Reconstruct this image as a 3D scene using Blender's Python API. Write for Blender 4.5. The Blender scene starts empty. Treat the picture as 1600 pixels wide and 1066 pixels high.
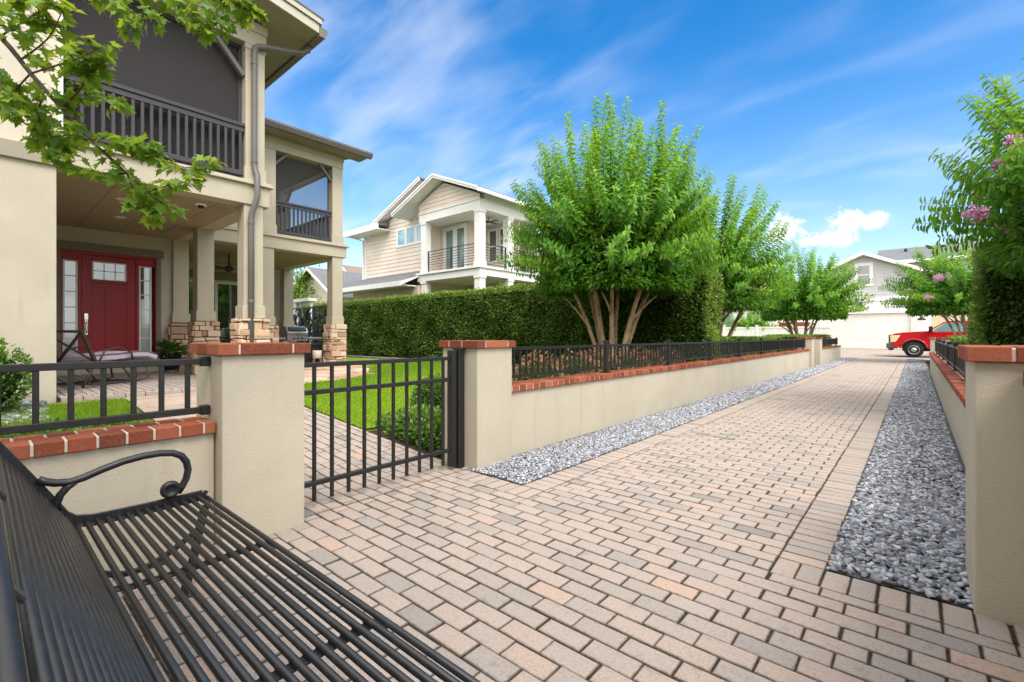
import bpy, math, random
import numpy as np
from mathutils import Vector, Matrix
rnd = random.Random(7)
RNG = np.random.default_rng(11)
SC = bpy.context.scene
C = SC.collection
PI = math.pi
# ------------------------------------------------------------------ camera
YAW = math.radians(40.96)
CAM_H = 1.2
cd = bpy.data.cameras.new('camera'); cam = bpy.data.objects.new('camera', cd); C.objects.link(cam)
cam.location = (0, 0, CAM_H); cam.rotation_euler = (PI/2, 0, YAW)
cd.sensor_width = 36; cd.lens = 728/1600*36; cd.shift_y = -8/1600
cd.clip_start = 0.05; cd.clip_end = 2000
SC.camera = cam
# ------------------------------------------------------------------ sun and sky
SUN_ELEV, SUN_AZ = math.radians(52), math.radians(118)      # azimuth measured from +Y towards +X
sd = bpy.data.lights.new('sun', 'SUN'); sun = bpy.data.objects.new('sun', sd); C.objects.link(sun)
sd.energy = 1.4; sd.angle = math.radians(24); sd.color = (1.0, 0.95, 0.88)
S = Vector((math.sin(SUN_AZ)*math.cos(SUN_ELEV), math.cos(SUN_AZ)*math.cos(SUN_ELEV), math.sin(SUN_ELEV)))
sun.rotation_euler = S.to_track_quat('Z', 'Y').to_euler()
SC.view_settings.view_transform = 'Standard'; SC.view_settings.look = 'None'
SC.view_settings.gamma = 1; SC.view_settings.exposure = 1.12
try: SC.cycles.use_denoising = True
except Exception: pass
SC.cycles.max_bounces = 8; SC.cycles.diffuse_bounces = 4; SC.cycles.transparent_max_bounces = 12

def ndir(px, py):
    u, v = (px-800)/728, (525-py)/728
    d = Vector((-math.sin(YAW)+u*math.cos(YAW), math.cos(YAW)+u*math.sin(YAW), v)); return d.normalized()

def make_world():
    w = bpy.data.worlds.new('World'); SC.world = w; w.use_nodes = True
    nt = w.node_tree; N, L = nt.nodes, nt.links
    N.clear()
    def n(t, **k):
        o = N.new(t)
        for a, b in k.items(): setattr(o, a, b)
        return o
    def val(x, sock):
        if isinstance(x, (int, float)): sock.default_value = x
        elif isinstance(x, (tuple, Vector)): sock.default_value = tuple(x)
        else: L.new(x, sock)
    def m(op, a, b=0.0, c=0.0, clamp=False):
        o = n('ShaderNodeMath', operation=op, use_clamp=clamp)
        val(a, o.inputs[0]); val(b, o.inputs[1]); val(c, o.inputs[2]); return o.outputs[0]
    def vm(op, a, b=(0, 0, 0)):
        o = n('ShaderNodeVectorMath', operation=op); val(a, o.inputs[0]); val(b, o.inputs[1]); return o
    def ss(x, a, b):
        o = n('ShaderNodeMapRange', interpolation_type='SMOOTHSTEP'); val(x, o.inputs[0]); o.inputs[1].default_value = a; o.inputs[2].default_value = b
        return o.outputs[0]
    def mix(f, a, b):
        o = n('ShaderNodeMix', data_type='RGBA'); val(f, o.inputs[0]); val(a, o.inputs[6]); val(b, o.inputs[7]); return o.outputs[2]
    tc = n('ShaderNodeTexCoord'); D = vm('NORMALIZE', tc.outputs['Generated']).outputs[0]
    sp = n('ShaderNodeSeparateXYZ'); L.new(D, sp.inputs[0])
    sky = n('ShaderNodeTexSky', sky_type='NISHITA', sun_disc=False, sun_elevation=SUN_ELEV, sun_rotation=SUN_AZ,
            air_density=1.0, dust_density=0.6, ozone_density=2.5)
    hs = n('ShaderNodeHueSaturation'); hs.inputs['Saturation'].default_value = 1.46; hs.inputs['Hue'].default_value = 0.50; hs.inputs['Value'].default_value = 1.0
    L.new(sky.outputs[0], hs.inputs['Color'])
    zc = m('MAXIMUM', sp.outputs[2], 0.02)
    # high thin cloud, on a plane far above: (x/z, y/z) stretched along one direction
    q = m('ADD', zc, 0.22)
    cx, cy = m('DIVIDE', sp.outputs[0], q), m('DIVIDE', sp.outputs[1], q)
    cb = n('ShaderNodeCombineXYZ'); L.new(cx, cb.inputs[0]); L.new(cy, cb.inputs[1])
    mp = n('ShaderNodeMapping'); mp.inputs['Rotation'].default_value = (0, 0, math.radians(-20)); mp.inputs['Scale'].default_value = (1.1, 2.6, 1)
    mp.inputs['Location'].default_value = (3.1, 0.4, 0)
    L.new(cb.outputs[0], mp.inputs[0])
    def noise(vec, scale, det, rough=0.55, dist=0.0):
        o = n('ShaderNodeTexNoise'); L.new(vec, o.inputs['Vector']); o.inputs['Scale'].default_value = scale
        o.inputs['Detail'].default_value = det; o.inputs['Roughness'].default_value = rough; o.inputs['Distortion'].default_value = dist
        return o.outputs['Fac']
    n1 = noise(mp.outputs[0], 1.1, 3, 0.5, 0.3); n2 = noise(mp.outputs[0], 2.0, 6, 0.50, 0.35)
    cir = m('MULTIPLY', ss(n1, 0.38, 0.72), ss(n2, 0.34, 0.78))
    # a denser veil towards the left half of the sky
    left = vm('DOT_PRODUCT', D, ndir(470, 230)).outputs['Value']
    veil = m('MULTIPLY', ss(left, 0.84, 1.0), ss(n2, 0.26, 0.80))
    cir = m('ADD', m('MULTIPLY', cir, 0.38), m('MULTIPLY', veil, 0.36), clamp=True)
    c1 = mix(cir, hs.outputs[0], (4.5, 4.65, 4.9, 1))
    # pale band at the horizon
    hz = m('POWER', m('SUBTRACT', 1.0, m('MINIMUM', m('MAXIMUM', sp.outputs[2], 0.0), 1.0)), 4.6)
    c2 = mix(m('MULTIPLY', hz, 0.74), c1, (4.2, 4.45, 4.7, 1))
    # a broad bank of bright cloud added behind the camera, unseen, as fill light
    fill_bank = ss(vm('DOT_PRODUCT', D, Vector((math.sin(math.radians(140))*math.cos(math.radians(48)), math.cos(math.radians(140))*math.cos(math.radians(48)), math.sin(math.radians(48))))).outputs['Value'], -.12, .75)
    fill_bank = m('MULTIPLY', fill_bank, m('ADD', m('MULTIPLY', n2, .5), .72), clamp=True)
    c2 = mix(fill_bank, c2, (10.6, 10.2, 9.7, 1))
    # two heaps of cumulus low over the far houses
    def heap(px, py, sx, sy):
        d0 = ndir(px, py); r = Vector((math.cos(YAW+math.atan2(-(px-800), 728)), math.sin(YAW+math.atan2(-(px-800), 728)), 0))
        df = vm('SUBTRACT', D, d0).outputs[0]
        a = m('DIVIDE', vm('DOT_PRODUCT', df, r).outputs['Value'], sx)
        b = m('DIVIDE', vm('DOT_PRODUCT', df, Vector((0, 0, 1))).outputs['Value'], sy)
        return m('SQRT', m('ADD', m('MULTIPLY', a, a), m('MULTIPLY', b, b)))
    nz = m('ADD', m('MULTIPLY', noise(D, 30, 6, 0.55), .5), m('MULTIPLY', noise(D, 75, 6, 0.6), .5))
    masks = None
    for h in (heap(1222, 362, .034, .030), heap(1325, 346, .032, .023), heap(1362, 345, .024, .014), heap(1300, 372, .038, .016)):
        k = ss(m('SUBTRACT', m('ADD', m('MULTIPLY', m('SUBTRACT', nz, .5), 3.4), 1.1), h), 0.0, 0.55)
        masks = k if masks is None else m('MAXIMUM', masks, k)
    nz2 = noise(D, 45, 5)
    cum = mix(ss(m('ADD', nz2, m('MULTIPLY', nz, .6)), .55, 1.0), (4.0, 4.15, 4.4, 1), (4.9, 4.95, 5.0, 1))
    c3 = mix(m('MULTIPLY', masks, 0.9), c2, cum)
    bg = n('ShaderNodeBackground'); L.new(c3, bg.inputs[0]); bg.inputs[1].default_value = 0.12
    out = n('ShaderNodeOutputWorld'); L.new(bg.outputs[0], out.inputs[0])
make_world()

# ------------------------------------------------------------------ materials
class Mat:
    def __init__(s, name):
        s.m = bpy.data.materials.new(name); s.m.use_nodes = True; s.nt = s.m.node_tree
        s.N, s.L = s.nt.nodes, s.nt.links
        s.b = s.N['Principled BSDF']; s.out = s.N['Material Output']
        s.tc = None
    def coord(s):
        if s.tc is None:
            g = s.N.new('ShaderNodeNewGeometry'); s.tc = g.outputs['Position']
        return s.tc
    def val(s, x, sock):
        if isinstance(x, (int, float)): sock.default_value = x
        elif isinstance(x, tuple): sock.default_value = x if len(x) == 4 or sock.type == 'VECTOR' else (*x, 1)
        else: s.L.new(x, sock)
    def noise(s, scale, det=4, rough=0.55, dist=0.0, stretch=None):
        v = s.coord()
        if stretch:
            mp = s.N.new('ShaderNodeMapping'); mp.inputs['Scale'].default_value = stretch; s.L.new(v, mp.inputs[0]); v = mp.outputs[0]
        o = s.N.new('ShaderNodeTexNoise'); s.L.new(v, o.inputs['Vector']); o.inputs['Scale'].default_value = scale
        o.inputs['Detail'].default_value = det; o.inputs['Roughness'].default_value = rough; o.inputs['Distortion'].default_value = dist
        return o.outputs['Fac']
    def vor(s, scale, feature='F1'):
        o = s.N.new('ShaderNodeTexVoronoi', ); o.feature = feature; s.L.new(s.coord(), o.inputs['Vector']); o.inputs['Scale'].default_value = scale
        return o.outputs['Distance']
    def attr(s, name):
        o = s.N.new('ShaderNodeAttribute'); o.attribute_name = name; return o.outputs['Fac']
    def ramp(s, x, *stops):
        o = s.N.new('ShaderNodeValToRGB'); s.L.new(x, o.inputs[0]); e = o.color_ramp.elements
        while len(e) < len(stops): e.new(0.5)
        for i, (p, c) in enumerate(stops): e[i].position = p; e[i].color = (*c, 1) if len(c) == 3 else c
        return o.outputs[0]
    def mix(s, f, a, b, blend='MIX'):
        o = s.N.new('ShaderNodeMix'); o.data_type = 'RGBA'; o.blend_type = blend
        s.val(f, o.inputs[0]); s.val(a, o.inputs[6]); s.val(b, o.inputs[7]); return o.outputs[2]
    def math(s, op, a, b=0.0, clamp=False):
        o = s.N.new('ShaderNodeMath'); o.operation = op; o.use_clamp = clamp; s.val(a, o.inputs[0]); s.val(b, o.inputs[1]); return o.outputs[0]
    def step(s, x, a, b):
        o = s.N.new('ShaderNodeMapRange'); o.interpolation_type = 'SMOOTHSTEP'; s.val(x, o.inputs[0]); o.inputs[1].default_value = a; o.inputs[2].default_value = b
        return o.outputs[0]
    def bump(s, h, strength=0.3, dist=0.01):
        o = s.N.new('ShaderNodeBump'); o.inputs['Strength'].default_value = strength; o.inputs['Distance'].default_value = dist
        s.L.new(h, o.inputs['Height']); s.L.new(o.outputs[0], s.b.inputs['Normal'])
    def set(s, col, rough=0.7, spec=0.3, metal=0.0):
        s.val(col, s.b.inputs['Base Color']); s.val(rough, s.b.inputs['Roughness'])
        s.b.inputs['Specular IOR Level'].default_value = spec; s.b.inputs['Metallic'].default_value = metal
        return s

def scale3(c, k): return tuple(x*k for x in c)
def mk_stucco(name, c, bump=0.38, sc=95):
    s = Mat(name); a = s.noise(1.3, 5, .6); b = s.noise(sc, 3, .6); st = s.noise(2.2, 4, .6, .0, (3.0, 3.0, .35))
    col = s.mix(s.step(a, .3, .75), scale3(c, .93), scale3(c, 1.05)); col = s.mix(s.math('MULTIPLY', s.step(st, .54, .78), .30), col, scale3(c, .60)); col = s.mix(s.math('MULTIPLY', s.step(s.noise(5.5, 6, .7, 1.0), .60, .80), .22), col, scale3(c, .55))
    s.set(col, .92, .15); s.bump(b, bump, .009); return s.m
def mk_paint(name, c, rough=.55, var=.05, bump=.06):
    s = Mat(name); a = s.noise(2.0, 5, .6)
    s.set(s.mix(s.step(a, .3, .7), scale3(c, 1-var), scale3(c, 1+var)), rough, .3); s.bump(s.noise(90, 3), bump, .004); return s.m
def mk_brick(name):
    s = Mat(name); t = s.attr('tint'); n1 = s.noise(60, 5, .65); n2 = s.noise(14, 4)
    c = s.ramp(t, (0, (.15, .044, .028)), (.5, (.27, .072, .036)), (1, (.35, .120, .066)))
    c = s.mix(s.math('MULTIPLY', s.step(n1, .46, .74), .22), c, (.46, .25, .18)); c = s.mix(s.math('MULTIPLY', s.step(n2, .6, .8), .35), c, (.16, .06, .04))
    s.set(c, .88, .2); s.bump(n1, .5, .004); return s.m
def mk_paver(name):
    s = Mat(name); t = s.attr('tint'); e = s.attr('edge'); fine = s.noise(75, 7, .85); grit = s.noise(190, 3, .8); big = s.noise(.9, 4, .6); mid = s.noise(9, 6, .7); rag = s.noise(38, 5, .75)
    c = s.ramp(t, (0, (.225, .205, .19)), (.12, (.30, .275, .255)), (.30, (.355, .312, .282)), (.52, (.41, .345, .303)), (.80, (.44, .352, .30)), (1, (.49, .355, .278)))
    c = s.mix(s.math('MULTIPLY', s.step(grit, .53, .66), .50), c, (.66, .61, .56)); c = s.mix(s.math('MULTIPLY', s.step(fine, .50, .36), .55), c, (.15, .13, .115))
    c = s.mix(s.math('MULTIPLY', s.step(mid, .55, .76), .50), c, (.17, .15, .13)); c = s.mix(s.math('MULTIPLY', s.step(big, .56, .75), .25), c, (.20, .17, .15))
    dirt = s.step(s.math('ADD', s.math('MULTIPLY', s.math('SUBTRACT', 1.0, e), .62), s.math('MULTIPLY', s.math('ADD', rag, s.math('MULTIPLY', big, .6)), .5)), .76, 1.10)
    c = s.mix(s.math('MULTIPLY', dirt, .78), c, (.085, .066, .048))
    s.set(c, .9, .2); s.bump(s.math('ADD', fine, s.math('MULTIPLY', grit, .5)), .7, .006); return s.m
def mk_leaf(name, lo, mid, hi, trans=.30, rough=.42):
    s = Mat(name); t = s.attr('tint'); c = s.ramp(t, (0, lo), (.5, mid), (1, hi))
    s.set(c, rough, .35)
    tr = s.N.new('ShaderNodeBsdfTranslucent'); s.L.new(s.mix(.5, c, scale3(hi, 1.5)), tr.inputs[0])
    mx = s.N.new('ShaderNodeMixShader'); mx.inputs[0].default_value = trans
    s.L.new(s.b.outputs[0], mx.inputs[1]); s.L.new(tr.outputs[0], mx.inputs[2]); s.L.new(mx.outputs[0], s.out.inputs[0]); return s.m
def mk_metal(name, c, rough=.38, metal=0.0):
    s = Mat(name); n1 = s.noise(35, 4); s.set(s.mix(s.step(n1, .4, .75), c, scale3(c, 1.6)), s.math('ADD', s.math('MULTIPLY', n1, .25), rough-.1), .5, metal); s.bump(s.noise(260, 2), .08, .002); return s.m
def mk_glass(name, c=(.03, .04, .045), rough=.04):
    s = Mat(name); n1 = s.noise(.8, 3); s.set(s.mix(s.step(n1, .4, .6), c, scale3(c, 1.8)), rough, .8)
    gl = s.N.new('ShaderNodeBsdfGlossy'); gl.inputs['Roughness'].default_value = rough*.6; gl.inputs[0].default_value = (.9, .95, .95, 1); mx = s.N.new('ShaderNodeMixShader'); mx.inputs[0].default_value = .12
    s.L.new(s.b.outputs[0], mx.inputs[1]); s.L.new(gl.outputs[0], mx.inputs[2]); s.L.new(mx.outputs[0], s.out.inputs[0]); return s.m
def mk_screen(name, c, clear):
    s = Mat(name); s.set(c, .9, .1); tr = s.N.new('ShaderNodeBsdfTransparent'); mx = s.N.new('ShaderNodeMixShader'); mx.inputs[0].default_value = clear
    s.L.new(s.b.outputs[0], mx.inputs[1]); s.L.new(tr.outputs[0], mx.inputs[2]); s.L.new(mx.outputs[0], s.out.inputs[0]); return s.m
def mk_shingle(name, c):
    s = Mat(name); n1 = s.noise(9, 4, .7, 0, (1, 1, 3)); n2 = s.noise(90, 3); s.set(s.mix(s.step(n1, .35, .7), scale3(c, .7), scale3(c, 1.25)), .95, .1); s.bump(n2, .5, .01); return s.m
def mk_stone(name):
    s = Mat(name); t = s.attr('tint'); n1 = s.noise(24, 6, .65, .4); n2 = s.noise(70, 4)
    c = s.ramp(t, (0, (.40, .25, .17)), (.25, (.56, .36, .24)), (.5, (.62, .46, .34)), (.75, (.70, .57, .44)), (1, (.60, .38, .24)))
    c = s.mix(s.math('MULTIPLY', s.step(n1, .45, .75), .5), c, (.70, .60, .48)); c = s.mix(s.math('MULTIPLY', s.step(n1, .40, .25), .5), c, (.34, .19, .12))
    s.set(c, .9, .2); s.bump(n2, .6, .012); return s.m
def mk_pebble(name, k=1.0):
    s = Mat(name); t = s.attr('tint'); n1 = s.noise(90, 4)
    c = s.ramp(t, (0, scale3((.075, .08, .097), k)), (.4, scale3((.19, .20, .23), k)), (.75, scale3((.34, .352, .395), k)), (.955, scale3((.54, .55, .58), k)), (.985, scale3((.52, .52, .54), k)), (.99, (.36, .22, .13)), (1, (.42, .27, .16)))
    c = s.mix(s.math('MULTIPLY', s.step(n1, .5, .75), .45), c, scale3((.5, .51, .56), k)); s.set(c, .62, .4); s.bump(n1, .3, .004); return s.m
def mk_ground(name, a, b, sc=6):
    s = Mat(name); n1 = s.noise(sc, 6, .65); n2 = s.noise(sc*18, 3); c = s.mix(s.step(n1, .3, .7), a, b); s.set(c, .98, .1); s.bump(n2, .7, .02); return s.m
def mk_bark(name, a, b):
    s = Mat(name); n1 = s.noise(12, 5, .6, .8, (1, 1, .25)); n2 = s.noise(50, 4); s.set(s.mix(s.step(n1, .35, .68), a, b), .75, .25); s.bump(n2, .25, .008); return s.m

M = {}
M['stucco'] = mk_stucco('cream stucco', (.53, .482, .385))
M['wall_paint'] = mk_stucco('house stucco', (.555, .50, .40), .25, 90)
M['trim'] = mk_paint('tan trim', (.50, .445, .345))
M['board'] = mk_paint('cream board siding', (.60, .54, .44))
M['taupe'] = mk_paint('taupe band', (.34, .30, .235))
M['olive'] = mk_paint('olive trim', (.215, .185, .125))
M['ceil'] = mk_paint('porch ceiling', (.36, .285, .185), .7)
M['soffit'] = mk_paint('eave soffit', (.33, .30, .215), .7)
M['fascia'] = mk_paint('pale fascia', (.52, .49, .42))
M['gutter'] = mk_metal('grey gutter', (.13, .12, .115), .4)
M['pipe'] = mk_paint('grey downspout', (.155, .148, .14), .35, .06, .0)
M['greyrail'] = mk_paint('charcoal painted wood', (.060, .060, .070), .6)
M['greywood'] = mk_paint('grey brace', (.16, .15, .145), .6)
M['screen'] = mk_screen('insect screen', (.066, .061, .064), .32)
M['screen_light'] = mk_screen('insect screen light', (.16, .155, .16), .78)
M['dark_room'] = mk_paint('balcony back wall', (.34, .29, .22), .8)
M['brick'] = mk_brick('red cap brick')
M['mortar'] = mk_paint('mortar', (.58, .52, .44), .95, .08, .5)
M['paver'] = mk_paver('concrete paver')
M['joint'] = mk_ground('joint sand', (.045, .033, .022), (.12, .092, .064), 30)
M['black'] = mk_metal('black powder coat', (.011, .0115, .012), .42)
M['bench'] = mk_metal('bench coating', (.016, .017, .0195), .36)
M['pebble'] = mk_pebble('grey pebble')
M['pebble_pale'] = mk_pebble('pale pebble', 1.18)
M['pebble_bed'] = mk_ground('pebble dust', (.07, .072, .08), (.24, .245, .26), 70)
M['red_door'] = mk_paint('red door paint', (.34, .012, .016), .38, .08)
M['white'] = mk_paint('white paint', (.82, .81, .785), .5, .03)
M['white_warm'] = mk_paint('warm white paint', (.79, .765, .71), .5, .03)
M['siding'] = mk_paint('peach siding', (.76, .665, .57), .6)
M['siding_grey'] = mk_paint('pale grey siding', (.52, .54, .54), .6)
M['beige'] = mk_paint('beige wall', (.60, .50, .37), .7)
M['shingle'] = mk_shingle('grey shingle', (.185, .19, .205))
M['shingle_brown'] = mk_shingle('brown shingle', (.25, .205, .175))
M['glass'] = mk_glass('dark glass')
M['glass_blue'] = mk_glass('sky glass', (.20, .34, .40), .06)
M['glass_green'] = mk_glass('patio door glass', (.016, .03, .014), .02)
M['frost'] = mk_glass('curtained glass', (.30, .32, .33), .15)
M['glass_teal'] = mk_glass('teal glass', (.10, .17, .16), .06)
M['stone'] = mk_stone('ledge stone')
M['stone_joint'] = mk_ground('stone joint', (.12, .08, .055), (.22, .15, .10), 20)
M['steel'] = mk_metal('stainless steel', (.42, .42, .43), .28, .8)
M['chrome'] = mk_metal('satin nickel', (.55, .53, .50), .22, .9)
M['soil'] = mk_ground('mulch soil', (.030, .022, .015), (.085, .062, .042), 9)
M['lawn_base'] = mk_ground('lawn ground', (.15, .27, .018), (.24, .37, .03), 3)
M['far_ground'] = mk_ground('far ground', (.08, .12, .03), (.14, .17, .05), 1)
M['concrete'] = mk_ground('walk concrete', (.40, .315, .25), (.50, .40, .33), 2.5)
M['curb'] = mk_ground('edging stone', (.20, .19, .18), (.34, .32, .30), 12)
M['flag'] = mk_stone('flagstone')
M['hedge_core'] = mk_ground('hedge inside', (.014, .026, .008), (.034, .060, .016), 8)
M['bark'] = mk_bark('smooth myrtle bark', (.36, .24, .14), (.62, .47, .31))
M['bark_grey'] = mk_bark('maple bark', (.10, .085, .065), (.22, .19, .15))
M['twig'] = mk_bark('twig bark', (.10, .06, .03), (.20, .13, .06))
M['leaf_myrtle'] = mk_leaf('myrtle leaf', (.030, .115, .014), (.105, .30, .024), (.31, .52, .045), .40)
M['leaf_hedge'] = mk_leaf('hedge leaf', (.050, .100, .024), (.115, .225, .036), (.36, .46, .06), .30)
M['leaf_lime'] = mk_leaf('lime hedge leaf', (.05, .11, .016), (.12, .25, .026), (.33, .43, .05), .32)
M['leaf_maple'] = mk_leaf('maple leaf', (.035, .11, .016), (.13, .285, .024), (.42, .50, .04), .40)
M['leaf_box'] = mk_leaf('boxwood leaf', (.04, .10, .018), (.085, .20, .026), (.19, .33, .04), .26)
M['leaf_red'] = mk_leaf('red shrub leaf', (.08, .17, .028), (.20, .19, .05), (.42, .14, .12), .28)
M['grass'] = mk_leaf('grass blade', (.14, .27, .014), (.225, .38, .018), (.34, .48, .03), .38, .6)
M['flower'] = mk_leaf('pink blossom', (.45, .20, .36), (.60, .33, .50), (.75, .50, .64), .2, .8)
M['bud'] = mk_leaf('bud', (.30, .12, .08), (.45, .25, .10), (.55, .42, .12), .3, .8)
M['truck_red'] = mk_paint('truck red', (.50, .006, .012), .18, .04, 0.0)
M['truck_red'].node_tree.nodes['Principled BSDF'].inputs['Coat Weight'].default_value = 1.0
M['tyre'] = mk_paint('tyre rubber', (.022, .022, .023), .85)
M['truck_grey'] = mk_paint('grey bumper', (.10, .105, .115), .5)
M['lamp_lens'] = mk_paint('headlamp lens', (.72, .66, .42), .2)
M['cushion'] = mk_paint('pale lilac cushion', (.56, .50, .60), .9)
M['cushion_dark'] = mk_paint('mauve cushion edge', (.23, .13, .17), .9)
M['dark_wicker'] = mk_paint('dark wicker', (.022, .021, .022), .7, .3, .6)
M['bronze'] = mk_metal('dark bronze frame', (.045, .032, .024), .45)
M['stool_white'] = mk_paint('pale stool', (.62, .58, .50), .7)
M['wood'] = mk_paint('light wood', (.40, .24, .11), .6)
M['lamp_glow'] = mk_paint('downlight trim', (.70, .60, .44), .5)

# ------------------------------------------------------------------ mesh helpers
ROOT = {}
def link(o): C.objects.link(o); return o
def thing(name, label, cat, loc, group=None, rz=0.0, local=False):
    o = link(bpy.data.objects.new(name, None)); o.empty_display_size = .1
    o.location = loc; o.rotation_euler = (0, 0, rz); o['label'] = label; o['category'] = cat
    if group: o['group'] = group
    ROOT[o.name] = Vector((0, 0, 0)) if local else Vector(loc)
    return o
def shift_of(p): return ROOT[p.name] if p is not None else Vector((0, 0, 0))
def tag(o, label, cat, group=None):
    o['label'] = label; o['category'] = cat
    if group: o['group'] = group
    return o
def setting(o, kind='structure', label=None, cat=None):
    o['kind'] = kind
    if label: o['label'] = label
    if cat: o['category'] = cat
    return o

class MB:
    def __init__(s): s.v = []; s.f = []; s.mi = []; s.t = []; s.cur = 0; s.tint = .5
    def add(s, verts, faces):
        b = len(s.v); s.v += [tuple(p) for p in verts]; s.t += [s.tint]*len(verts)
        for f in faces: s.f.append([b+i for i in f]); s.mi.append(s.cur)
        return s
    def box(s, x0, x1, y0, y1, z0, z1):
        if x0 > x1: x0, x1 = x1, x0
        if y0 > y1: y0, y1 = y1, y0
        return s.add([(x0,y0,z0),(x1,y0,z0),(x1,y1,z0),(x0,y1,z0),(x0,y0,z1),(x1,y0,z1),(x1,y1,z1),(x0,y1,z1)],
                     [(3,2,1,0),(4,5,6,7),(0,1,5,4),(1,2,6,5),(2,3,7,6),(3,0,4,7)])
    def obox(s, c, size, rot):
        h = [k/2 for k in size]; c = Vector(c)
        P = [c + rot @ Vector((a*h[0], b*h[1], d*h[2])) for d in (-1,1) for a, b in ((-1,-1),(1,-1),(1,1),(-1,1))]
        return s.add(P, [(3,2,1,0),(4,5,6,7),(0,1,5,4),(1,2,6,5),(2,3,7,6),(3,0,4,7)])
    def bar(s, p, q, w, h, up=(0,0,1)):
        p, q = Vector(p), Vector(q); d = (q-p); L = d.length; d.normalize()
        u = Vector(up); r = d.cross(u)
        if r.length < 1e-4: r = d.cross(Vector((1,0,0)))
        r.normalize(); u = r.cross(d)
        return s.obox((p+q)/2, (L, w, h), Matrix((d, r, u)).transposed())
    def tube(s, pts, r, n=8, caps=True):
        pts = [Vector(p) for p in pts]; k = len(pts); rs = r if isinstance(r, (list, tuple)) else [r]*k
        V = []; prev = None
        for i, p in enumerate(pts):
            d = (pts[min(i+1,k-1)] - pts[max(i-1,0)]).normalized()
            if prev is None:
                a = Vector((0,0,1)) if abs(d.z) < .9 else Vector((1,0,0)); u = d.cross(a).normalized()
            else:
                u = prev - d*prev.dot(d); u = u.normalized() if u.length > 1e-5 else d.orthogonal().normalized()
            prev = u; w = d.cross(u)
            V += [p + (u*math.cos(2*PI*j/n) + w*math.sin(2*PI*j/n))*rs[i] for j in range(n)]
        F = [(i*n+j, i*n+(j+1)%n, (i+1)*n+(j+1)%n, (i+1)*n+j) for i in range(k-1) for j in range(n)]
        if caps: F += [tuple(range(n))[::-1], tuple((k-1)*n+j for j in range(n))]
        return s.add(V, F)
    def prism(s, poly, axis, a, b):
        n = len(poly); mkp = {'x': lambda p, t: (t,p[0],p[1]), 'y': lambda p, t: (p[0],t,p[1]), 'z': lambda p, t: (p[0],p[1],t)}[axis]
        V = [mkp(p, a) for p in poly] + [mkp(p, b) for p in poly]
        return s.add(V, [tuple(range(n))[::-1], tuple(range(n, 2*n))] + [(i, (i+1)%n, n+(i+1)%n, n+i) for i in range(n)])
    def lathe(s, prof, c=(0,0,0), n=24, axis='z', caps=True):
        V = []
        for r, z in prof:
            for j in range(n):
                a = 2*PI*j/n; p = (r*math.cos(a), r*math.sin(a), z)
                if axis == 'x': p = (z, p[0], p[1])
                if axis == 'y': p = (p[0], z, p[1])
                V.append((p[0]+c[0], p[1]+c[1], p[2]+c[2]))
        k = len(prof); F = [(i*n+j, i*n+(j+1)%n, (i+1)*n+(j+1)%n, (i+1)*n+j) for i in range(k-1) for j in range(n)]
        if caps: F += [tuple(range(n))[::-1], tuple((k-1)*n+j for j in range(n))]
        return s.add(V, F)
    def quad(s, a, b, c, d): return s.add([a,b,c,d], [(0,1,2,3)])
    def build(s, name, mats, parent=None, bevel=0, smooth=False, seg=1):
        sh = shift_of(parent)
        me = bpy.data.meshes.new(name); me.from_pydata([(p[0]-sh.x, p[1]-sh.y, p[2]-sh.z) for p in s.v], [], s.f)
        for m in (mats if isinstance(mats, (list, tuple)) else [mats]): me.materials.append(M[m])
        me.polygons.foreach_set('material_index', s.mi)
        a = me.attributes.new('tint', 'FLOAT', 'POINT'); a.data.foreach_set('value', s.t)
        if mats == 'paver': a = me.attributes.new('edge', 'FLOAT', 'POINT'); a.data.foreach_set('value', [.9]*len(s.v))
        if smooth: me.polygons.foreach_set('use_smooth', [True]*len(s.f))
        me.update(); o = link(bpy.data.objects.new(name, me))
        if parent is not None: o.parent = parent; ROOT[o.name] = sh
        else: ROOT[o.name] = Vector((0,0,0))
        if bevel:
            b = o.modifiers.new('bevel', 'BEVEL'); b.width = bevel; b.segments = seg; b.limit_method = 'ANGLE'
        return o

def fast(name, V, F, mats, parent=None, tint=None, smooth=False, edge=None):
    """mesh from numpy arrays: V (n,3), F (m,k)"""
    sh = shift_of(parent); V = np.asarray(V, dtype=np.float32) - np.array(sh, dtype=np.float32); F = np.asarray(F, dtype=np.int32)
    me = bpy.data.meshes.new(name); me.vertices.add(len(V)); me.vertices.foreach_set('co', V.ravel())
    k = F.shape[1]; me.loops.add(F.size); me.loops.foreach_set('vertex_index', F.ravel())
    me.polygons.add(len(F)); me.polygons.foreach_set('loop_start', np.arange(0, F.size, k, dtype=np.int32))
    try: me.polygons.foreach_set('loop_total', np.full(len(F), k, dtype=np.int32))
    except Exception: pass
    for m in (mats if isinstance(mats, (list, tuple)) else [mats]): me.materials.append(M[m])
    if tint is not None:
        a = me.attributes.new('tint', 'FLOAT', 'POINT'); a.data.foreach_set('value', np.asarray(tint, dtype=np.float32))
    if edge is not None:
        a = me.attributes.new('edge', 'FLOAT', 'POINT'); a.data.foreach_set('value', np.asarray(edge, dtype=np.float32))
    if smooth: me.polygons.foreach_set('use_smooth', np.ones(len(F), dtype=bool))
    me.update(calc_edges=True); me.validate()
    o = link(bpy.data.objects.new(name, me))
    if parent is not None: o.parent = parent
    ROOT[o.name] = sh
    return o

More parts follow.
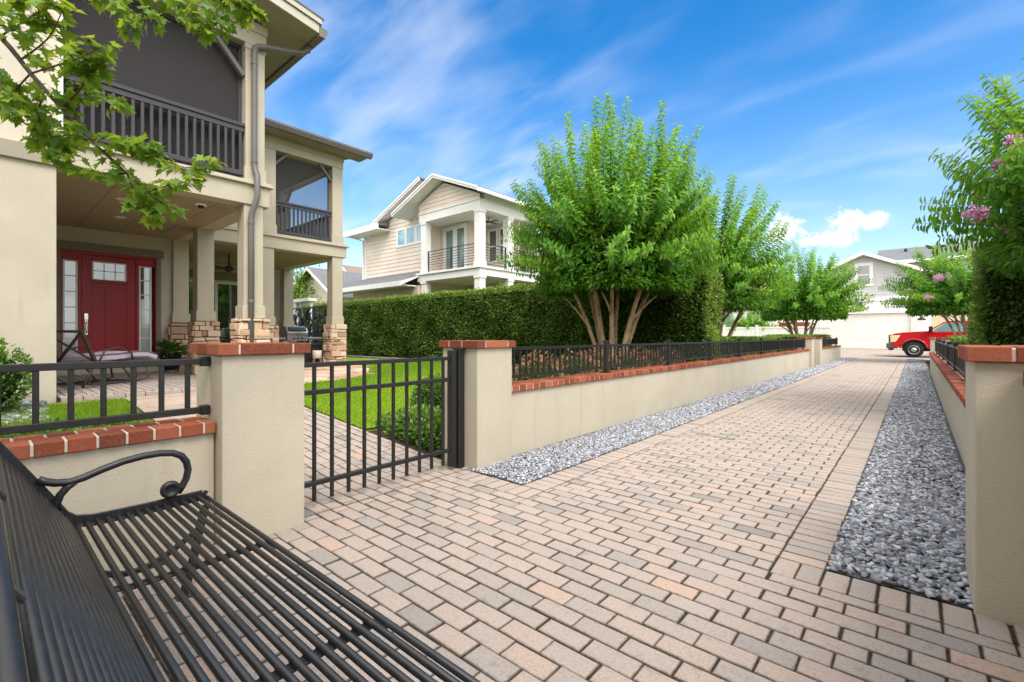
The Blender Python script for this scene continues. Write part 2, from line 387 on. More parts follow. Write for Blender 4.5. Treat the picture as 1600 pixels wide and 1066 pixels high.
def unit(a): return a/np.maximum(np.linalg.norm(a, axis=1, keepdims=True), 1e-9)
def leaf_mesh(P, D, U, L, W, fold=.25, droop=.0):
    """six-point leaves folded on the midrib. P base, D direction, U up-ish normal; arrays"""
    D = unit(D); S_ = unit(np.cross(D, U)); Nn = np.cross(S_, D)
    L = np.broadcast_to(np.asarray(L, float), (len(P),))[:, None]; W = np.broadcast_to(np.asarray(W, float), (len(P),))[:, None]
    mid = P + D*L*.5 ; tip = P + D*L - Nn*L*droop
    up = Nn*W*fold
    l1 = P + D*L*.33 + S_*W*.5 + up; r1 = P + D*L*.33 - S_*W*.5 + up
    l2 = P + D*L*.70 + S_*W*.36 + up - Nn*L*droop*.4; r2 = P + D*L*.70 - S_*W*.36 + up - Nn*L*droop*.4
    V = np.stack([P, l1, l2, tip, r2, r1], axis=1).reshape(-1, 3)
    b = (np.arange(len(P))*6)[:, None]
    F = np.concatenate([b+np.array([[0,1,2,3]]), b+np.array([[0,3,4,5]])], axis=0)
    return V, F
def quad_leaf(P, D, U, L, W, fold=.2):
    D = unit(D); S_ = unit(np.cross(D, U)); Nn = np.cross(S_, D)
    L = np.broadcast_to(np.asarray(L, float), (len(P),))[:, None]; W = np.broadcast_to(np.asarray(W, float), (len(P),))[:, None]
    V = np.stack([P, P+D*L*.45+S_*W*.5+Nn*W*fold, P+D*L, P+D*L*.45-S_*W*.5+Nn*W*fold], axis=1).reshape(-1, 3)
    b = (np.arange(len(P))*4)[:, None]
    F = np.concatenate([b+np.array([[0,1,2]]), b+np.array([[0,2,3]])], axis=0)
    return V, F
def at(px, py, t):
    u, v = (px-800)/728, (525-py)/728
    return Vector(((-math.sin(YAW)+u*math.cos(YAW))*t, (math.cos(YAW)+u*math.sin(YAW))*t, CAM_H+v*t))
def gz(x): return .36*min(1, max(0, (-3.5-x)/4.4))
def gza(x): return .36*np.clip((-3.5-x)/4.4, 0, 1)

# ================================================================== SETTING: ground, drive, path, lawn
def profile_sheet(name, xs, zs, y0, y1, mat, ny=1):
    ys = np.linspace(y0, y1, ny+1); V = [(x, y, z) for y in ys for x, z in zip(xs, zs)]; k = len(xs)
    F = [(j*k+i, j*k+i+1, (j+1)*k+i+1, (j+1)*k+i) for j in range(ny) for i in range(k-1)]
    mb = MB(); mb.add(V, F); return mb.build(name, mat)
gx = [-500, -60, -7.9, -3.5, -3.2, .5, 1.0, 60, 500]
setting(profile_sheet('ground', gx, [.33, .33, .33, -.03, -.03, -.03, .1, .1, .1], -60, 600, 'far_ground'))

def poly_grid(name, inside, x0, x1, y0, y1, st, dz, mat):
    """sheet of small cells following the garden's slope, kept where inside(x, y)"""
    nx, ny = int((x1-x0)/st), int((y1-y0)/st); mb = MB(); idx = {}
    for j in range(ny):
        for i in range(nx):
            if inside(x0+(i+.5)*st, y0+(j+.5)*st):
                q = []
                for a, b in ((i, j), (i+1, j), (i+1, j+1), (i, j+1)):
                    if (a, b) not in idx:
                        idx[(a, b)] = len(mb.v); x, y = x0+a*st, y0+b*st; mb.v.append((x, y, gz(x)+dz)); mb.t.append(.5)
                    q.append(idx[(a, b)])
                mb.f.append(q); mb.mi.append(0)
    return mb.build(name, mat)
def interp(x, pts):
    for (a, b), (c, d) in zip(pts, pts[1:]):
        if a <= x <= c: return b+(d-b)*(x-a)/(c-a)
    return pts[0][1] if x < pts[0][0] else pts[-1][1]
CURB = [(-25, 9.7), (-15.2, 9.7), (-11.2, 9.55), (-7.8, 8.95), (-6.6, 8.0), (-5.8, 6.6), (-5.2, 5.2), (-4.9, 3.9), (-4.86, 2.9)]
def curb_y(x): return interp(x, CURB)
FLAG = [(-13, 3.0), (-8.55, 3.0), (-8.15, 3.9), (-8.4, 4.9), (-9.1, 5.65), (-10.4, 6.5), (-11.4, 7.0), (-13, 7.1)]
def in_poly(x, y, P):
    c = False; n = len(P)
    for i in range(n):
        (x1, y1), (x2, y2) = P[i], P[(i+1) % n]
        if (y1 > y) != (y2 > y) and x < (x2-x1)*(y-y1)/(y2-y1)+x1: c = not c
    return c
def lawn_in(x, y):
    if x < -13.5: return 3 < y < 9.7
    if -8.1 < x < -6.35 and 1.3 < y < 2.97: return False
    if y < 1.28: return -7.9 < x < -3.45 and y > -4
    if y < 2.97: return False
    return x < -4.86 and y < curb_y(x) and not in_poly(x, y, FLAG)
setting(poly_grid('lawn', lambda x, y: lawn_in(x, y), -20, -3.4, -4, 10, .1, -.006, 'lawn_base'))
def bed_in(x, y):
    return -24 < x < -3.34 and 2.97 < y < 12.4 and (y > curb_y(x) or x > -4.86)
setting(poly_grid('planting_bed', bed_in, -24, -3.3, 2.9, 12.5, .2, -.012, 'soil'))
# the strip of soil and plants on the far garden side
setting(profile_sheet('far_bed', [-12, -3.3], [.05, .05], 12.5, 31, 'soil'))
setting(profile_sheet('right_bed', [.62, 14], [.14, .14], 2.9, 31, 'soil'))

# pavers: every paver is modelled, all in one sheet of paving
PV = {'v': [], 'f': [], 't': []}
def paver(dst, x0, x1, y0, y1, z, zf=None, rs=None):
    g = .0042; ch = .0055
    if x1-x0 < .022 or y1-y0 < .022: return
    h = RNG.normal(0, .0009); tx, ty = RNG.normal(0, .0035, 2)
    g1, g2, g3, g4 = np.abs(RNG.normal(g, .0018, 4))
    x0 += g1; x1 -= g2; y0 += g3; y1 -= g4
    cx, cy = (x0+x1)/2, (y0+y1)/2
    zz = lambda x, y: z + (zf(x) if zf else 0) + h + tx*(x-cx) + ty*(y-cy)
    b = len(dst['v'])
    ch2 = min(.015, .36*(min(x1-x0, y1-y0))); ch = min(ch, ch2*.45)
    for (xa, xb, ya, yb, dz) in ((x0+ch2, x1-ch2, y0+ch2, y1-ch2, 0.0004), (x0+ch, x1-ch, y0+ch, y1-ch, 0), (x0, x1, y0, y1, -.004), (x0, x1, y0, y1, -.016)):
        dst['v'] += [(x, y, zz(x, y)+dz) for x, y in ((xa, ya), (xb, ya), (xb, yb), (xa, yb))]
    dst['f'] += [(b, b+1, b+2, b+3)]
    for k in (0, 4, 8):
        for i in range(4): dst['f'].append((b+k+4+i, b+k+4+(i+1) % 4, b+k+(i+1) % 4, b+k+i))
    t = float(np.clip(RNG.normal(.53, .15), .12, 1)) if RNG.random() > .07 else float(RNG.choice([RNG.uniform(.0, .2), RNG.uniform(.78, 1)]))
    dst['t'] += [t if rs is None else rs]*16; dst.setdefault('e', []).extend([1]*4+[.35]*4+[0]*8)
BW, BL = .1055, .2115
def running(dst, x0, x1, y0, y1, z=0.0, zf=None, phase=0.0, inside=None):
    r0 = math.floor((y0-1.823)/BW)
    for r in range(r0, int((y1-1.823)/BW)+2):
        ya, yb = max(y0, 1.823+r*BW), min(y1, 1.823+(r+1)*BW)
        if yb-ya < .02: continue
        off = -.973 + phase + (BL/2 if r % 2 == 0 else 0) + .006*math.sin(r*1.7)
        k0 = math.floor((x0-off)/BL)
        for k in range(k0, int((x1-off)/BL)+2):
            xa, xb = max(x0, off+k*BL), min(x1, off+(k+1)*BL)
            if inside and not inside((xa+xb)/2, (ya+yb)/2): continue
            paver(dst, xa, xb, ya, yb, z, zf)
def soldier(dst, x0, x1, y0, y1, along, z=0.0, zf=None):
    if along == 'y':
        n = round((y1-y0)/BW)
        for i in range(n): paver(dst, x0, x1, y0+(y1-y0)*i/n, y0+(y1-y0)*(i+1)/n, z, zf)
    else:
        n = round((x1-x0)/BW)
        for i in range(n): paver(dst, x0+(x1-x0)*i/n, x0+(x1-x0)*(i+1)/n, y0, y1, z, zf)
YG = 2.65                      # where the gravel strips and their edging start
GE = 20.35                     # where the first gravel strips end
def near_in(x, y): return not (-3.40 < x < -3.06 and .98 < y < 1.32) and not (x < -3.02 and y < 1.0)
YR = 1.823+7*BW
running(PV, -3.06, 1.2, -1.6, YR, inside=near_in)
running(PV, -2.177, -.568, YR, 31.0)
running(PV, -3.06, -2.177, YR, YR+BW); running(PV, -.568, 1.2, YR, YG)
soldier(PV, -.568, -.353, YG+.212, 31.0, 'y'); soldier(PV, -2.392, -2.177, YG+.235, 31.0, 'y')
soldier(PV, -.568, .62, YG, YG+.212, 'x'); soldier(PV, -2.955, -2.177, YG+.02, YG+.235, 'x')
soldier(PV, -.353, .34, GE, GE+.22, 'x')
running(PV, -3.06, -2.955, YR+BW, 2.93)
AP = {'v': [], 'f': [], 't': []}
running(AP, -9, 9, 31.0, 40.08)
AP['v'] = [(x, y, z+max(0, y-35.5)*.064) for x, y, z in AP['v']]
setting(fast('alley_paving', AP['v'], AP['f'], 'paver', None, AP['t'], edge=AP['e']))
pav = fast('paved_driveway', PV['v'], PV['f'], 'paver', None, PV['t'], edge=PV['e']); setting(pav)
setting(profile_sheet('paving_bed', [-3.32, 1.25], [-.0075, -.0075], -1.7, 31.02, 'joint')); mb = MB(); mb.add([(x, y, z) for y, z in ((31.02, -.0085), (35.5, -.0085), (40.09, .285)) for x in (-9.1, 9.1)], [(0,1,3,2), (2,3,5,4)]); setting(mb.build('alley_bed', 'joint'))
# garden path through the gate, rising to the house walk
PP = {'v': [], 'f': [], 't': []}
running(PP, -6.35, -3.06, 1.32, 2.95, z=.004, zf=gz)
pth = fast('garden_path', PP['v'], PP['f'], 'paver', None, PP['t'], edge=PP['e']); setting(pth)
setting(profile_sheet('path_bed', [-8.2, -7.9, -6.35, -3.5, -3.06], [.356, .352, gz(-6.35)-.003, -.004, -.0055], 1.30, 2.96, 'joint'))
mb = MB()
yb = [.1, 1.32, 2.95]
for a, b in zip(yb, yb[1:]):
    for xa, xb in (((-8.09, -7.87),) if a < 1 else ((-8.09, -7.2), (-7.19, -6.36))):
        mb.add([(xa, a+.005, gz(xa)+.004), (xb, a+.005, gz(xb)+.004), (xb, b-.005, gz(xb)+.004), (xa, b-.005, gz(xa)+.004)], [(0, 1, 2, 3)])
setting(mb.build('house_walk', 'concrete')); 
# flagstone terrace next to the patio
FL = {'v': [], 'f': [], 't': []}
st = .42
jx = {}
def jit(i, j):
    if (i, j) not in jx: jx[(i, j)] = (RNG.uniform(-.12, .12), RNG.uniform(-.12, .12))
    return jx[(i, j)]
mbf = MB()
for i in range(14):
    for j in range(11):
        P = [(-13.2+(a)*st+jit(a, b)[0], 2.9+b*st+jit(a, b)[1]) for a, b in ((i, j), (i+1, j), (i+1, j+1), (i, j+1))]
        cx, cy = sum(p[0] for p in P)/4, sum(p[1] for p in P)/4
        if not in_poly(cx, cy, FLAG): continue
        mbf.tint = RNG.random(); Q = [(cx+(p[0]-cx)*.94, cy+(p[1]-cy)*.94) for p in P]
        mbf.add([(x, y, gz(x)-.01) for x, y in Q]+[(cx+(x-cx)*.96, cy+(y-cy)*.96, gz(x)+.016) for x, y in Q], [(4,5,6,7)]+[(k, (k+1) % 4, 4+(k+1) % 4, 4+k) for k in range(4)])
setting(mbf.build('flagstone_terrace', 'flag'))
setting(poly_grid('terrace_bed', lambda x, y: in_poly(x, y, FLAG), -13, -8, 2.9, 7.2, .1, -.002, 'concrete'))
# stone edging of the planting bed
mb = MB(); path = []
for a, b in zip(CURB[:-2], CURB[1:-1]):
    L = math.hypot(b[0]-a[0], b[1]-a[1]); n = max(1, int(L/.3))
    for i in range(n):
        p = (a[0]+(b[0]-a[0])*(i+.03)/n, a[1]+(b[1]-a[1])*(i+.03)/n); q = (a[0]+(b[0]-a[0])*(i+.97)/n, a[1]+(b[1]-a[1])*(i+.97)/n)
        mb.tint = rnd.random(); mb.bar((p[0], p[1], gz(p[0])+.02), (q[0], q[1], gz(q[0])+.02), .11, .10+rnd.uniform(-.01, .01))
tag(mb.build('bed_edging', 'curb', None, .012), 'curved row of grey edging stones between lawn and hedge bed', 'edging')

# ------------------------------------------------------------------ gravel
def ico():
    p = (1+5**.5)/2
    v = np.array([(-1,p,0),(1,p,0),(-1,-p,0),(1,-p,0),(0,-1,p),(0,1,p),(0,-1,-p),(0,1,-p),(p,0,-1),(p,0,1),(-p,0,-1),(-p,0,1)], float); v /= np.linalg.norm(v[0])
    f = np.array([(0,11,5),(0,5,1),(0,1,7),(0,7,10),(0,10,11),(1,5,9),(5,11,4),(11,10,2),(10,7,6),(7,1,8),(3,9,4),(3,4,2),(3,2,6),(3,6,8),(3,8,9),(4,9,5),(2,4,11),(6,2,10),(8,6,7),(9,8,1)])
    return v, f
def ico2():
    v, f = ico(); V = list(map(tuple, v)); mp = {}; F = []
    def mid(a, b):
        k = (min(a, b), max(a, b))
        if k not in mp:
            q = (np.array(V[a])+np.array(V[b])); q /= np.linalg.norm(q); mp[k] = len(V); V.append(tuple(q))
        return mp[k]
    for a, b, c in f:
        x, y, z = mid(a, b), mid(b, c), mid(c, a); F += [(a, x, z), (b, y, x), (c, z, y), (x, y, z)]
    return np.array(V), np.array(F)
def stones(centres, size, base, rough, flat=.55):
    v, f = base; n = len(centres); k = len(v)
    sc = np.stack([RNG.uniform(.75, 1.25, n), RNG.uniform(.55, .95, n), RNG.uniform(flat*.7, flat*1.3, n)], 1)*size[:, None]
    P = v[None]*sc[:, None, :]*(1+RNG.normal(0, rough, (n, k, 1)))
    a = RNG.uniform(0, 2*PI, n); b = RNG.normal(0, .35, n); c = RNG.normal(0, .3, n)
    ca, sa, cb, sb, cc, sc_ = np.cos(a), np.sin(a), np.cos(b), np.sin(b), np.cos(c), np.sin(c)
    x, y, z = P[..., 0], P[..., 1], P[..., 2]
    y, z = y*cb[:, None]-z*sb[:, None], y*sb[:, None]+z*cb[:, None]
    x, z = x*cc[:, None]-z*sc_[:, None], x*sc_[:, None]+z*cc[:, None]
    x, y = x*ca[:, None]-y*sa[:, None], x*sa[:, None]+y*ca[:, None]
    V = np.stack([x, y, z], -1)+centres[:, None, :]
    F = (f[None]+(np.arange(n)*k)[:, None, None]).reshape(-1, 3)
    return V.reshape(-1, 3), F, np.repeat(RNG.random(n), k)
def gravel(name, x0, x1, y0, bands, mat, label, flat, rough):
    Vs, Fs, Ts = [], [], []; o = 0
    for (ya, yb_, dens, size, base) in bands:
        n = int((x1-x0)*(yb_-ya)*dens); c = np.stack([RNG.uniform(x0+size*.15, x1-size*.15, n), RNG.uniform(ya, yb_, n), RNG.uniform(.0, size*.5, n)-.004], 1)
        c[:, 2] += .012*np.clip(1-np.abs((c[:, 0]-(x0+x1)/2)/((x1-x0)/2))**3, 0, 1)+.003*np.sin(c[:, 1]*2.3)
        V, F, T = stones(c, size*RNG.uniform(.6, 1.2, n), base, rough, flat); Vs.append(V); Fs.append(F+o); Ts.append(T); o += len(V)
    g = fast(name, np.concatenate(Vs), np.concatenate(Fs), mat, None, np.concatenate(Ts)); setting(g, 'stuff', label, 'gravel'); return g
I1, I2 = ico(), ico2()
setting(profile_sheet('gravel_bed', [-.352, .335], [.001, .001], YG+.215, 31, 'pebble_bed')); setting(profile_sheet('gravel_bed', [-3.05, -2.393], [.001, .001], YG+.238, 31, 'pebble_bed'))
gravel('gravel', -.345, .31, YG+.22, [(YG+.222, 5.0, 3000, .0225, I1), (5.0, 9.0, 2400, .0215, I1), (9.0, GE, 1200, .025, I1), (GE+.23, 31, 600, .033, I1)], 'pebble', 'blue grey pebbles filling the strip along the right wall', .40, .15)
gravel('gravel', -3.03, -2.40, YG+.24, [(YG+.245, 7.0, 4600, .0135, I1), (7.0, 14, 2000, .019, I1), (14, 31, 900, .027, I1)], 'pebble_pale', 'pale grey gravel filling the strip along the left wall', .50, .18)

# ------------------------------------------------------------------ grass blades
def grass_patch(name, n, test, x0, x1, y0, y1, h, label, wid=.006):
    xs, ys = RNG.uniform(x0, x1, n), RNG.uniform(y0, y1, n); k = np.array([test(a, b) for a, b in zip(xs, ys)]); xs, ys = xs[k], ys[k]; n = len(xs)
    P = np.stack([xs, ys, gza(xs)-.005], 1); a = RNG.uniform(0, 2*PI, n); hh = h*RNG.uniform(.6, 1.25, n); lean = RNG.normal(0, .45, (n, 2))*hh[:, None]
    s = np.stack([np.cos(a), np.sin(a), np.zeros(n)], 1)*wid
    V = np.stack([P-s, P+s, P+np.stack([lean[:, 0], lean[:, 1], hh], 1)], 1).reshape(-1, 3); F = np.arange(3*n).reshape(-1, 3)
    pat = .5+.25*np.sin(xs*1.3+ys*.7)+RNG.normal(0, .2, n)
    g = fast(name, V, F, 'grass', None, np.repeat(np.clip(pat, 0, 1), 3)); setting(g, 'stuff', label, 'grass'); return g
grass_patch('grass', 150000, lambda x, y: lawn_in(x, y) and y > 2.9, -13, -4.8, 2.9, 9.8, .042, 'bright green mown grass between path and hedge')
grass_patch('grass', 30000, lambda x, y: lawn_in(x, y) and y < 1.3, -7.9, -5.9, -1.2, 1.3, .05, 'bright green grass patch left of the brick path')

# ================================================================== GARDEN WALLS, PILLARS, RAILINGS, GATE
def brick_run(mb, axis, a0, a1, c0, c1, z0, z1, pitch, rows=2, stag=True):
    """cap bricks side by side along an axis (x or y), in rows across it, on a recessed bed of mortar"""
    j = .011; n = max(1, round((a1-a0)/pitch)); w = (c1-c0)/rows
    for r in range(rows):
        off = (pitch/2 if (r % 2 and stag) else 0)
        edges = [a0] + [a0+off+(a1-a0)*i/n for i in range(0 if off else 1, n+(0 if not off else 0))] + [a1]
        for p, q in zip(edges, edges[1:]):
            if q-p < .03: continue
            mb.tint = rnd.random(); d = rnd.uniform(-.0015, .0015)
            A, B, Cc, D = p+(j/2 if p > a0 else 0), q-(j/2 if q < a1 else 0), c0+r*w+(j/2 if r else 0), c0+(r+1)*w-(j/2 if r < rows-1 else 0)
            if axis == 'y': mb.box(Cc+d, D+d, A, B, z0, z1+d)
            else: mb.box(A, B, Cc+d, D+d, z0, z1+d)
def cap_obj(parent, axis, a0, a1, c0, c1, z0, z1, pitch, rows=2):
    mb = MB(); mb.cur = 0; brick_run(mb, axis, a0, a1, c0, c1, z0, z1, pitch, rows)
    mb.cur = 1; i = .006
    if axis == 'y': mb.box(c0+i, c1-i, a0+.003, a1-.003, z0+.003, z1-.005)
    else: mb.box(a0+.003, a1-.003, c0+i, c1-i, z0+.003, z1-.005)
    return mb.build('brick_cap', ['brick', 'mortar'], parent, .004)
def garden_wall(label, x0, x1, y0, y1, z0, ztop, over=.03, capz=.066, axis='y', group=None):
    t = thing('garden_wall', label, 'wall', ((x0+x1)/2, (y0+y1)/2, 0), group)
    mb = MB(); mb.box(x0, x1, y0, y1, z0, ztop-capz); mb.build('wall_body', 'stucco', t, .006)
    if axis == 'y': cap_obj(t, 'y', y0+.002, y1-.002, x0-over, x1+over, ztop-capz+.0005, ztop, .112)
    else: cap_obj(t, 'x', x0+.002, x1-.002, y0-over, y1+over, ztop-capz+.0005, ztop, .112)
    return t
WG = 'low stucco garden walls with brick caps'
garden_wall('cream stucco wall with red brick cap behind the black bench', -3.28, -3.06, -2.6, .905, -.05, .71, group=WG)
garden_wall('long cream stucco wall with red brick cap along the left gravel', -3.27, -3.05, 3.43, 20.58, -.05, .705, group=WG)
garden_wall('short far wall piece beyond the second gate gap on the left', -3.27, -3.05, 23.08, 30.2, -.05, .70, group=WG)
garden_wall('cream stucco wall with red brick cap along the right gravel', .335, .565, 3.305, 20.45, -.05, .665, group=WG)
garden_wall('stub of wall running forward from the near right pillar', .36, .60, 1.2, 2.82, -.05, 1.06, group=WG)
def pillar(label, x0, y0, w=.47, d=.47, ztop=1.155):
    t = thing('gate_pillar', label, 'pillar', (x0+w/2, y0+d/2, 0), 'square stucco pillars with brick caps')
    mb = MB(); mb.box(x0, x0+w, y0, y0+d, -.05, ztop-.066); mb.build('pillar_shaft', 'stucco', t, .008, seg=2)
    mb = MB(); mb.cur = 0; o = .028; X0, X1, Y0, Y1, Z0, Z1 = x0-o, x0+w+o, y0-o, y0+d+o, ztop-.0655, ztop; bwid = .105; j = .011
    for (A, B, fixed0, fixed1, ax) in ((X0, X1, Y0, Y0+bwid, 'x'), (X0, X1, Y1-bwid, Y1, 'x'), (Y0+bwid+j, Y1-bwid-j, X0, X0+bwid, 'y'), (Y0+bwid+j, Y1-bwid-j, X1-bwid, X1, 'y')):
        n = max(1, round((B-A)/.205)); off = .35 if ax == 'x' else .0; e = [A]+[A+(B-A)*(i-off*.5 if off else i)/n for i in range(1, n)]+[B]
        for p, q in zip(e, e[1:]):
            mb.tint = rnd.random(); dd = rnd.uniform(-.001, .001); p2, q2 = p+(j/2 if p > A else 0), q-(j/2 if q < B else 0)
            if ax == 'x': mb.box(p2, q2, fixed0+dd, fixed1+dd, Z0, Z1+dd)
            else: mb.box(fixed0+dd, fixed1+dd, p2, q2, Z0, Z1+dd)
    mb.tint = .5; mb.box(X0+bwid+j, X1-bwid-j, Y0+bwid+j, Y1-bwid-j, Z0, Z1-.001)
    mb.cur = 1; mb.box(X0+.005, X1-.005, Y0+.005, Y1-.005, Z0+.002, Z1-.006)
    mb.build('brick_cap', ['brick', 'mortar'], t, .004); return t
pillar('near left pillar with brick cap between the bench and the garden gate', -3.425, .912)
pillar('left pillar with brick cap on the hinge post side of the garden gate', -3.43, 2.94)
pillar('far left pillar ending the long wall in front of the tree', -3.43, 20.6)
pillar('farthest left pillar just beyond the second gate gap', -3.43, 22.62)
pillar('big near right pillar at the edge of the paving', .188, 2.832)
pillar('far right pillar at the end of the right wall near the red truck', .345, 20.47)

def railing(label, x, ys, z0, z1, pitch=.105, bw=.019, group='black metal railings on the walls', base_z=.71, posts=None):
    t = thing('railing', label, 'railing', (x, (ys[0]+ys[-1])/2, base_z), group)
    for a, b in zip(ys, ys[1:]):
        mb = MB(); A, B = a+.03, b-.03
        mb.box(x-.017, x+.017, A, B, z1-.033, z1); mb.box(x-.015, x+.015, A, B, z0, z0+.03)
        n = max(2, round((B-A)/pitch))
        for i in range(1, n): y = A+(B-A)*i/n; mb.box(x-bw/2, x+bw/2, y-bw/2, y+bw/2, z0+.028, z1-.03)
        mb.build('railing_panel', 'black', t)
    for y in (posts if posts is not None else ys[1:-1]):
        mb = MB(); mb.box(x-.027, x+.027, y-.027, y+.027, base_z, z1+.03); mb.box(x-.034, x+.034, y-.034, y+.034, z1+.03, z1+.052)
        mb.box(x-.055, x+.055, y-.055, y+.055, base_z, base_z+.012); mb.build('post', 'black', t, .003)
    return t
railing('black railing on the long left wall in front of the reddish shrubs', -3.16, [3.43]+[5.57+2.085*i for i in range(7)]+[20.0, 20.58], .765, 1.085)
railing('short black railing on the far wall piece left of the garage', -3.16, [23.1, 25.2, 27.3, 29.4, 30.1], .76, 1.08, base_z=.70)
railing('black railing on the right wall seen end on', .46, [3.31, 5.6, 7.75, 9.9, 12.0, 14.1, 16.2, 18.3, 20.44], .72, 1.04, base_z=.665)
# railing behind the bench: bars are parts
t = thing('railing', 'black square-bar railing above the bench wall beside the near left pillar', 'railing', (-3.17, -.4, .71), 'black metal railings on the walls')
for z, nm in ((1.05, 'top_rail'), (.765, 'bottom_rail')):
    mb = MB(); mb.box(-3.187, -3.153, -2.5, .865, z-.018, z+.018); mb.build(nm, 'black', t, .003)
    mb = MB(); mb.box(-3.197, -3.143, .86, .911, z-.028, z+.028); mb.build('bracket', 'black', t, .006)
for i in range(22):
    y = .801-.1225*i; mb = MB(); mb.box(-3.182, -3.158, y-.012, y+.012, .78, 1.035); mb.build('bar', 'black', t, .002)

t = thing('garden_gate', 'black open-bar metal gate between the two near left pillars', 'gate', (-3.15, 2.15, 0))
for z, nm in ((1.0, 'top_rail'), (.81, 'middle_rail'), (.18, 'bottom_rail')):
    mb = MB(); mb.box(-3.166, -3.134, 1.43, 2.80, z-.016, z+.016); mb.build(nm, 'black', t, .003)
mb = MB(); mb.box(-3.168, -3.132, 1.412, 1.436, .02, 1.03); mb.build('latch_stile', 'black', t, .003)
mb = MB(); mb.box(-3.18, -3.12, 2.775, 2.835, .03, 1.07); mb.build('hinge_stile', 'black', t, .003)
for i in range(10):
    y = 1.539+.1293*i; mb = MB(); mb.box(-3.161, -3.139, y-.0115, y+.0115, .055, .99); mb.build('picket', 'black', t, .002)
t = thing('gate_post', 'black square hinge post standing against the pillar by the gate', 'post', (-3.15, 2.89, 0))
mb = MB(); mb.box(-3.185, -3.11, 2.85, 2.925, 0, 1.075); mb.build('post_tube', 'black', t, .003)
mb = MB(); mb.box(-3.19, -3.105, 2.846, 2.929, 1.075, 1.09); mb.build('post_cap', 'black', t, .004)
t = thing('garden_gate', 'far black gate closing the gap between the two far left pillars', 'gate', (-3.2, 21.8, 0))
mb = MB()
for z in (1.0, .8, .18): mb.box(-3.216, -3.184, 21.09, 22.6, z-.015, z+.015)
for i in range(12): y = 21.15+.127*i; mb.box(-3.21, -3.19, y-.01, y+.01, .06, .99)
mb.build('gate_leaf', 'black', t)

# ================================================================== BENCH
t = thing('park_bench', 'black tubular metal bench with scrolled arm in the left foreground', 'bench', (-1.5, .4, 0))
BX0, BX1 = -2.645, -.39
XS = [BX0, -1.89, -1.14, BX1]
seat = [(.742-.0335*i, .418-.004*math.sin(PI*i/14.0)) for i in range(15)]
seat[0] = (.746, .408)
back = [(.250-.0148*i, .432+.0243*i) for i in range(14)]
s_ = MB()
for y, z in seat: s_.tube([(BX0+.012, y, z), (BX1-.012, y, z)], .0098, 12)
so = s_.build('seat', 'bench', t, smooth=True)
b_ = MB()
for y, z in back: b_.tube([(BX0+.012, y, z), (BX1-.012, y, z)], .0112, 10)
b_.tube([(BX0, .022, .812), (BX1, .022, .812)], .0175, 14)
b_.build('backrest', 'bench', t, smooth=True)
prof = [(.76, .372), (.752, .392), (.735, .402), (.5, .398), (.33, .400), (.27, .412), (.238, .44), (.205, .50), (.125, .635), (.055, .752), (.028, .795)]
for i, x in enumerate(XS):
    mb = MB(); w = .036 if i in (0, 3) else .034
    for (y0, z0), (y1, z1) in zip(prof, prof[1:]): mb.bar((x, y0, z0), (x, y1+(y1-y0)*.04, z1+(z1-z0)*.04), w, .010, up=(0, .2, 1) if z1 < .42 else (0, 1, .4))
    if i in (0, 3):
        e = -.018 if i == 0 else .018
        for (y0, z0), (y1, z1) in zip(prof[1:], prof[2:]):
            mb.bar((x+e, y0, z0+.018), (x+e, y1+(y1-y0)*.03, z1+.018+(z1-z0)*.03), .012, .040, up=(0, .2, 1) if z1 < .42 else (0, 1, .4))
    else:
        for y, z in seat+back: mb.obox((x, y, z-.007), (.034, .016, .012), Matrix.Identity(3))
    mb.build('cross_strap' if i in (1, 2) else 'end_plate', 'bench', t, .003)
for x in (BX0-.004, BX1+.004):
    mb = MB()
    arm = [(.165, .625), (.185, .612), (.215, .600), (.255, .594), (.30, .603), (.36, .625), (.43, .645), (.50, .655), (.56, .656), (.61, .648), (.645, .628), (.665, .595), (.672, .555), (.664, .515), (.648, .482), (.63, .455)]
    mb.tube([(x, y, z) for y, z in arm], [.0155]*len(arm), 14)
    low = [(.272, .593), (.248, .574), (.228, .548), (.218, .518), (.222, .49)]
    mb.tube([(x, y, z) for y, z in low], .0145, 14)
    mb.build('armrest', 'bench', t, smooth=True)
    mb = MB(); mb.lathe([(.006, -.020), (.024, -.020), (.037, -.015), (.041, 0), (.037, .015), (.025, .020), (.020, .012), (.004, .012)], (x, .601, .478), 24, 'x')
    mb.build('scroll', 'bench', t, smooth=True)
    e = .55 if x < -1 else -.55
    for path in ([(.712, .40), (.700, .34), (.686, .28), (.672, .20), (.655, .12), (.636, .05), (.622, .008)], [(.27, .41), (.235, .33), (.205, .22), (.175, .10), (.150, .008)]):
        mb = MB()
        for p, q in zip(path, path[1:]): mb.bar((x+e*.2, p[0], p[1]), (x+e*.2, q[0]+(q[0]-p[0])*.05, q[1]+(q[1]-p[1])*.05), .016, .036, up=(0, 1, .3))
        mb.obox((x+e*.2, path[-1][0]+.012, .005), (.05, .075, .010), Matrix.Identity(3))
        mb.build('leg', 'bench', t, .003)
    mb = MB(); arc = [(.235+.435*i/12, (.335-.05*i/12)-.125*math.sin(PI*(i/12)**.85)) for i in range(13)]
    for p, q in zip(arc, arc[1:]): mb.bar((x+e*.2, p[0], p[1]), (x+e*.2, q[0]+(q[0]-p[0])*.06, q[1]+(q[1]-p[1])*.06), .020, .022, up=(0, .1, 1))
    mb.build('leg_brace', 'bench', t, .002)

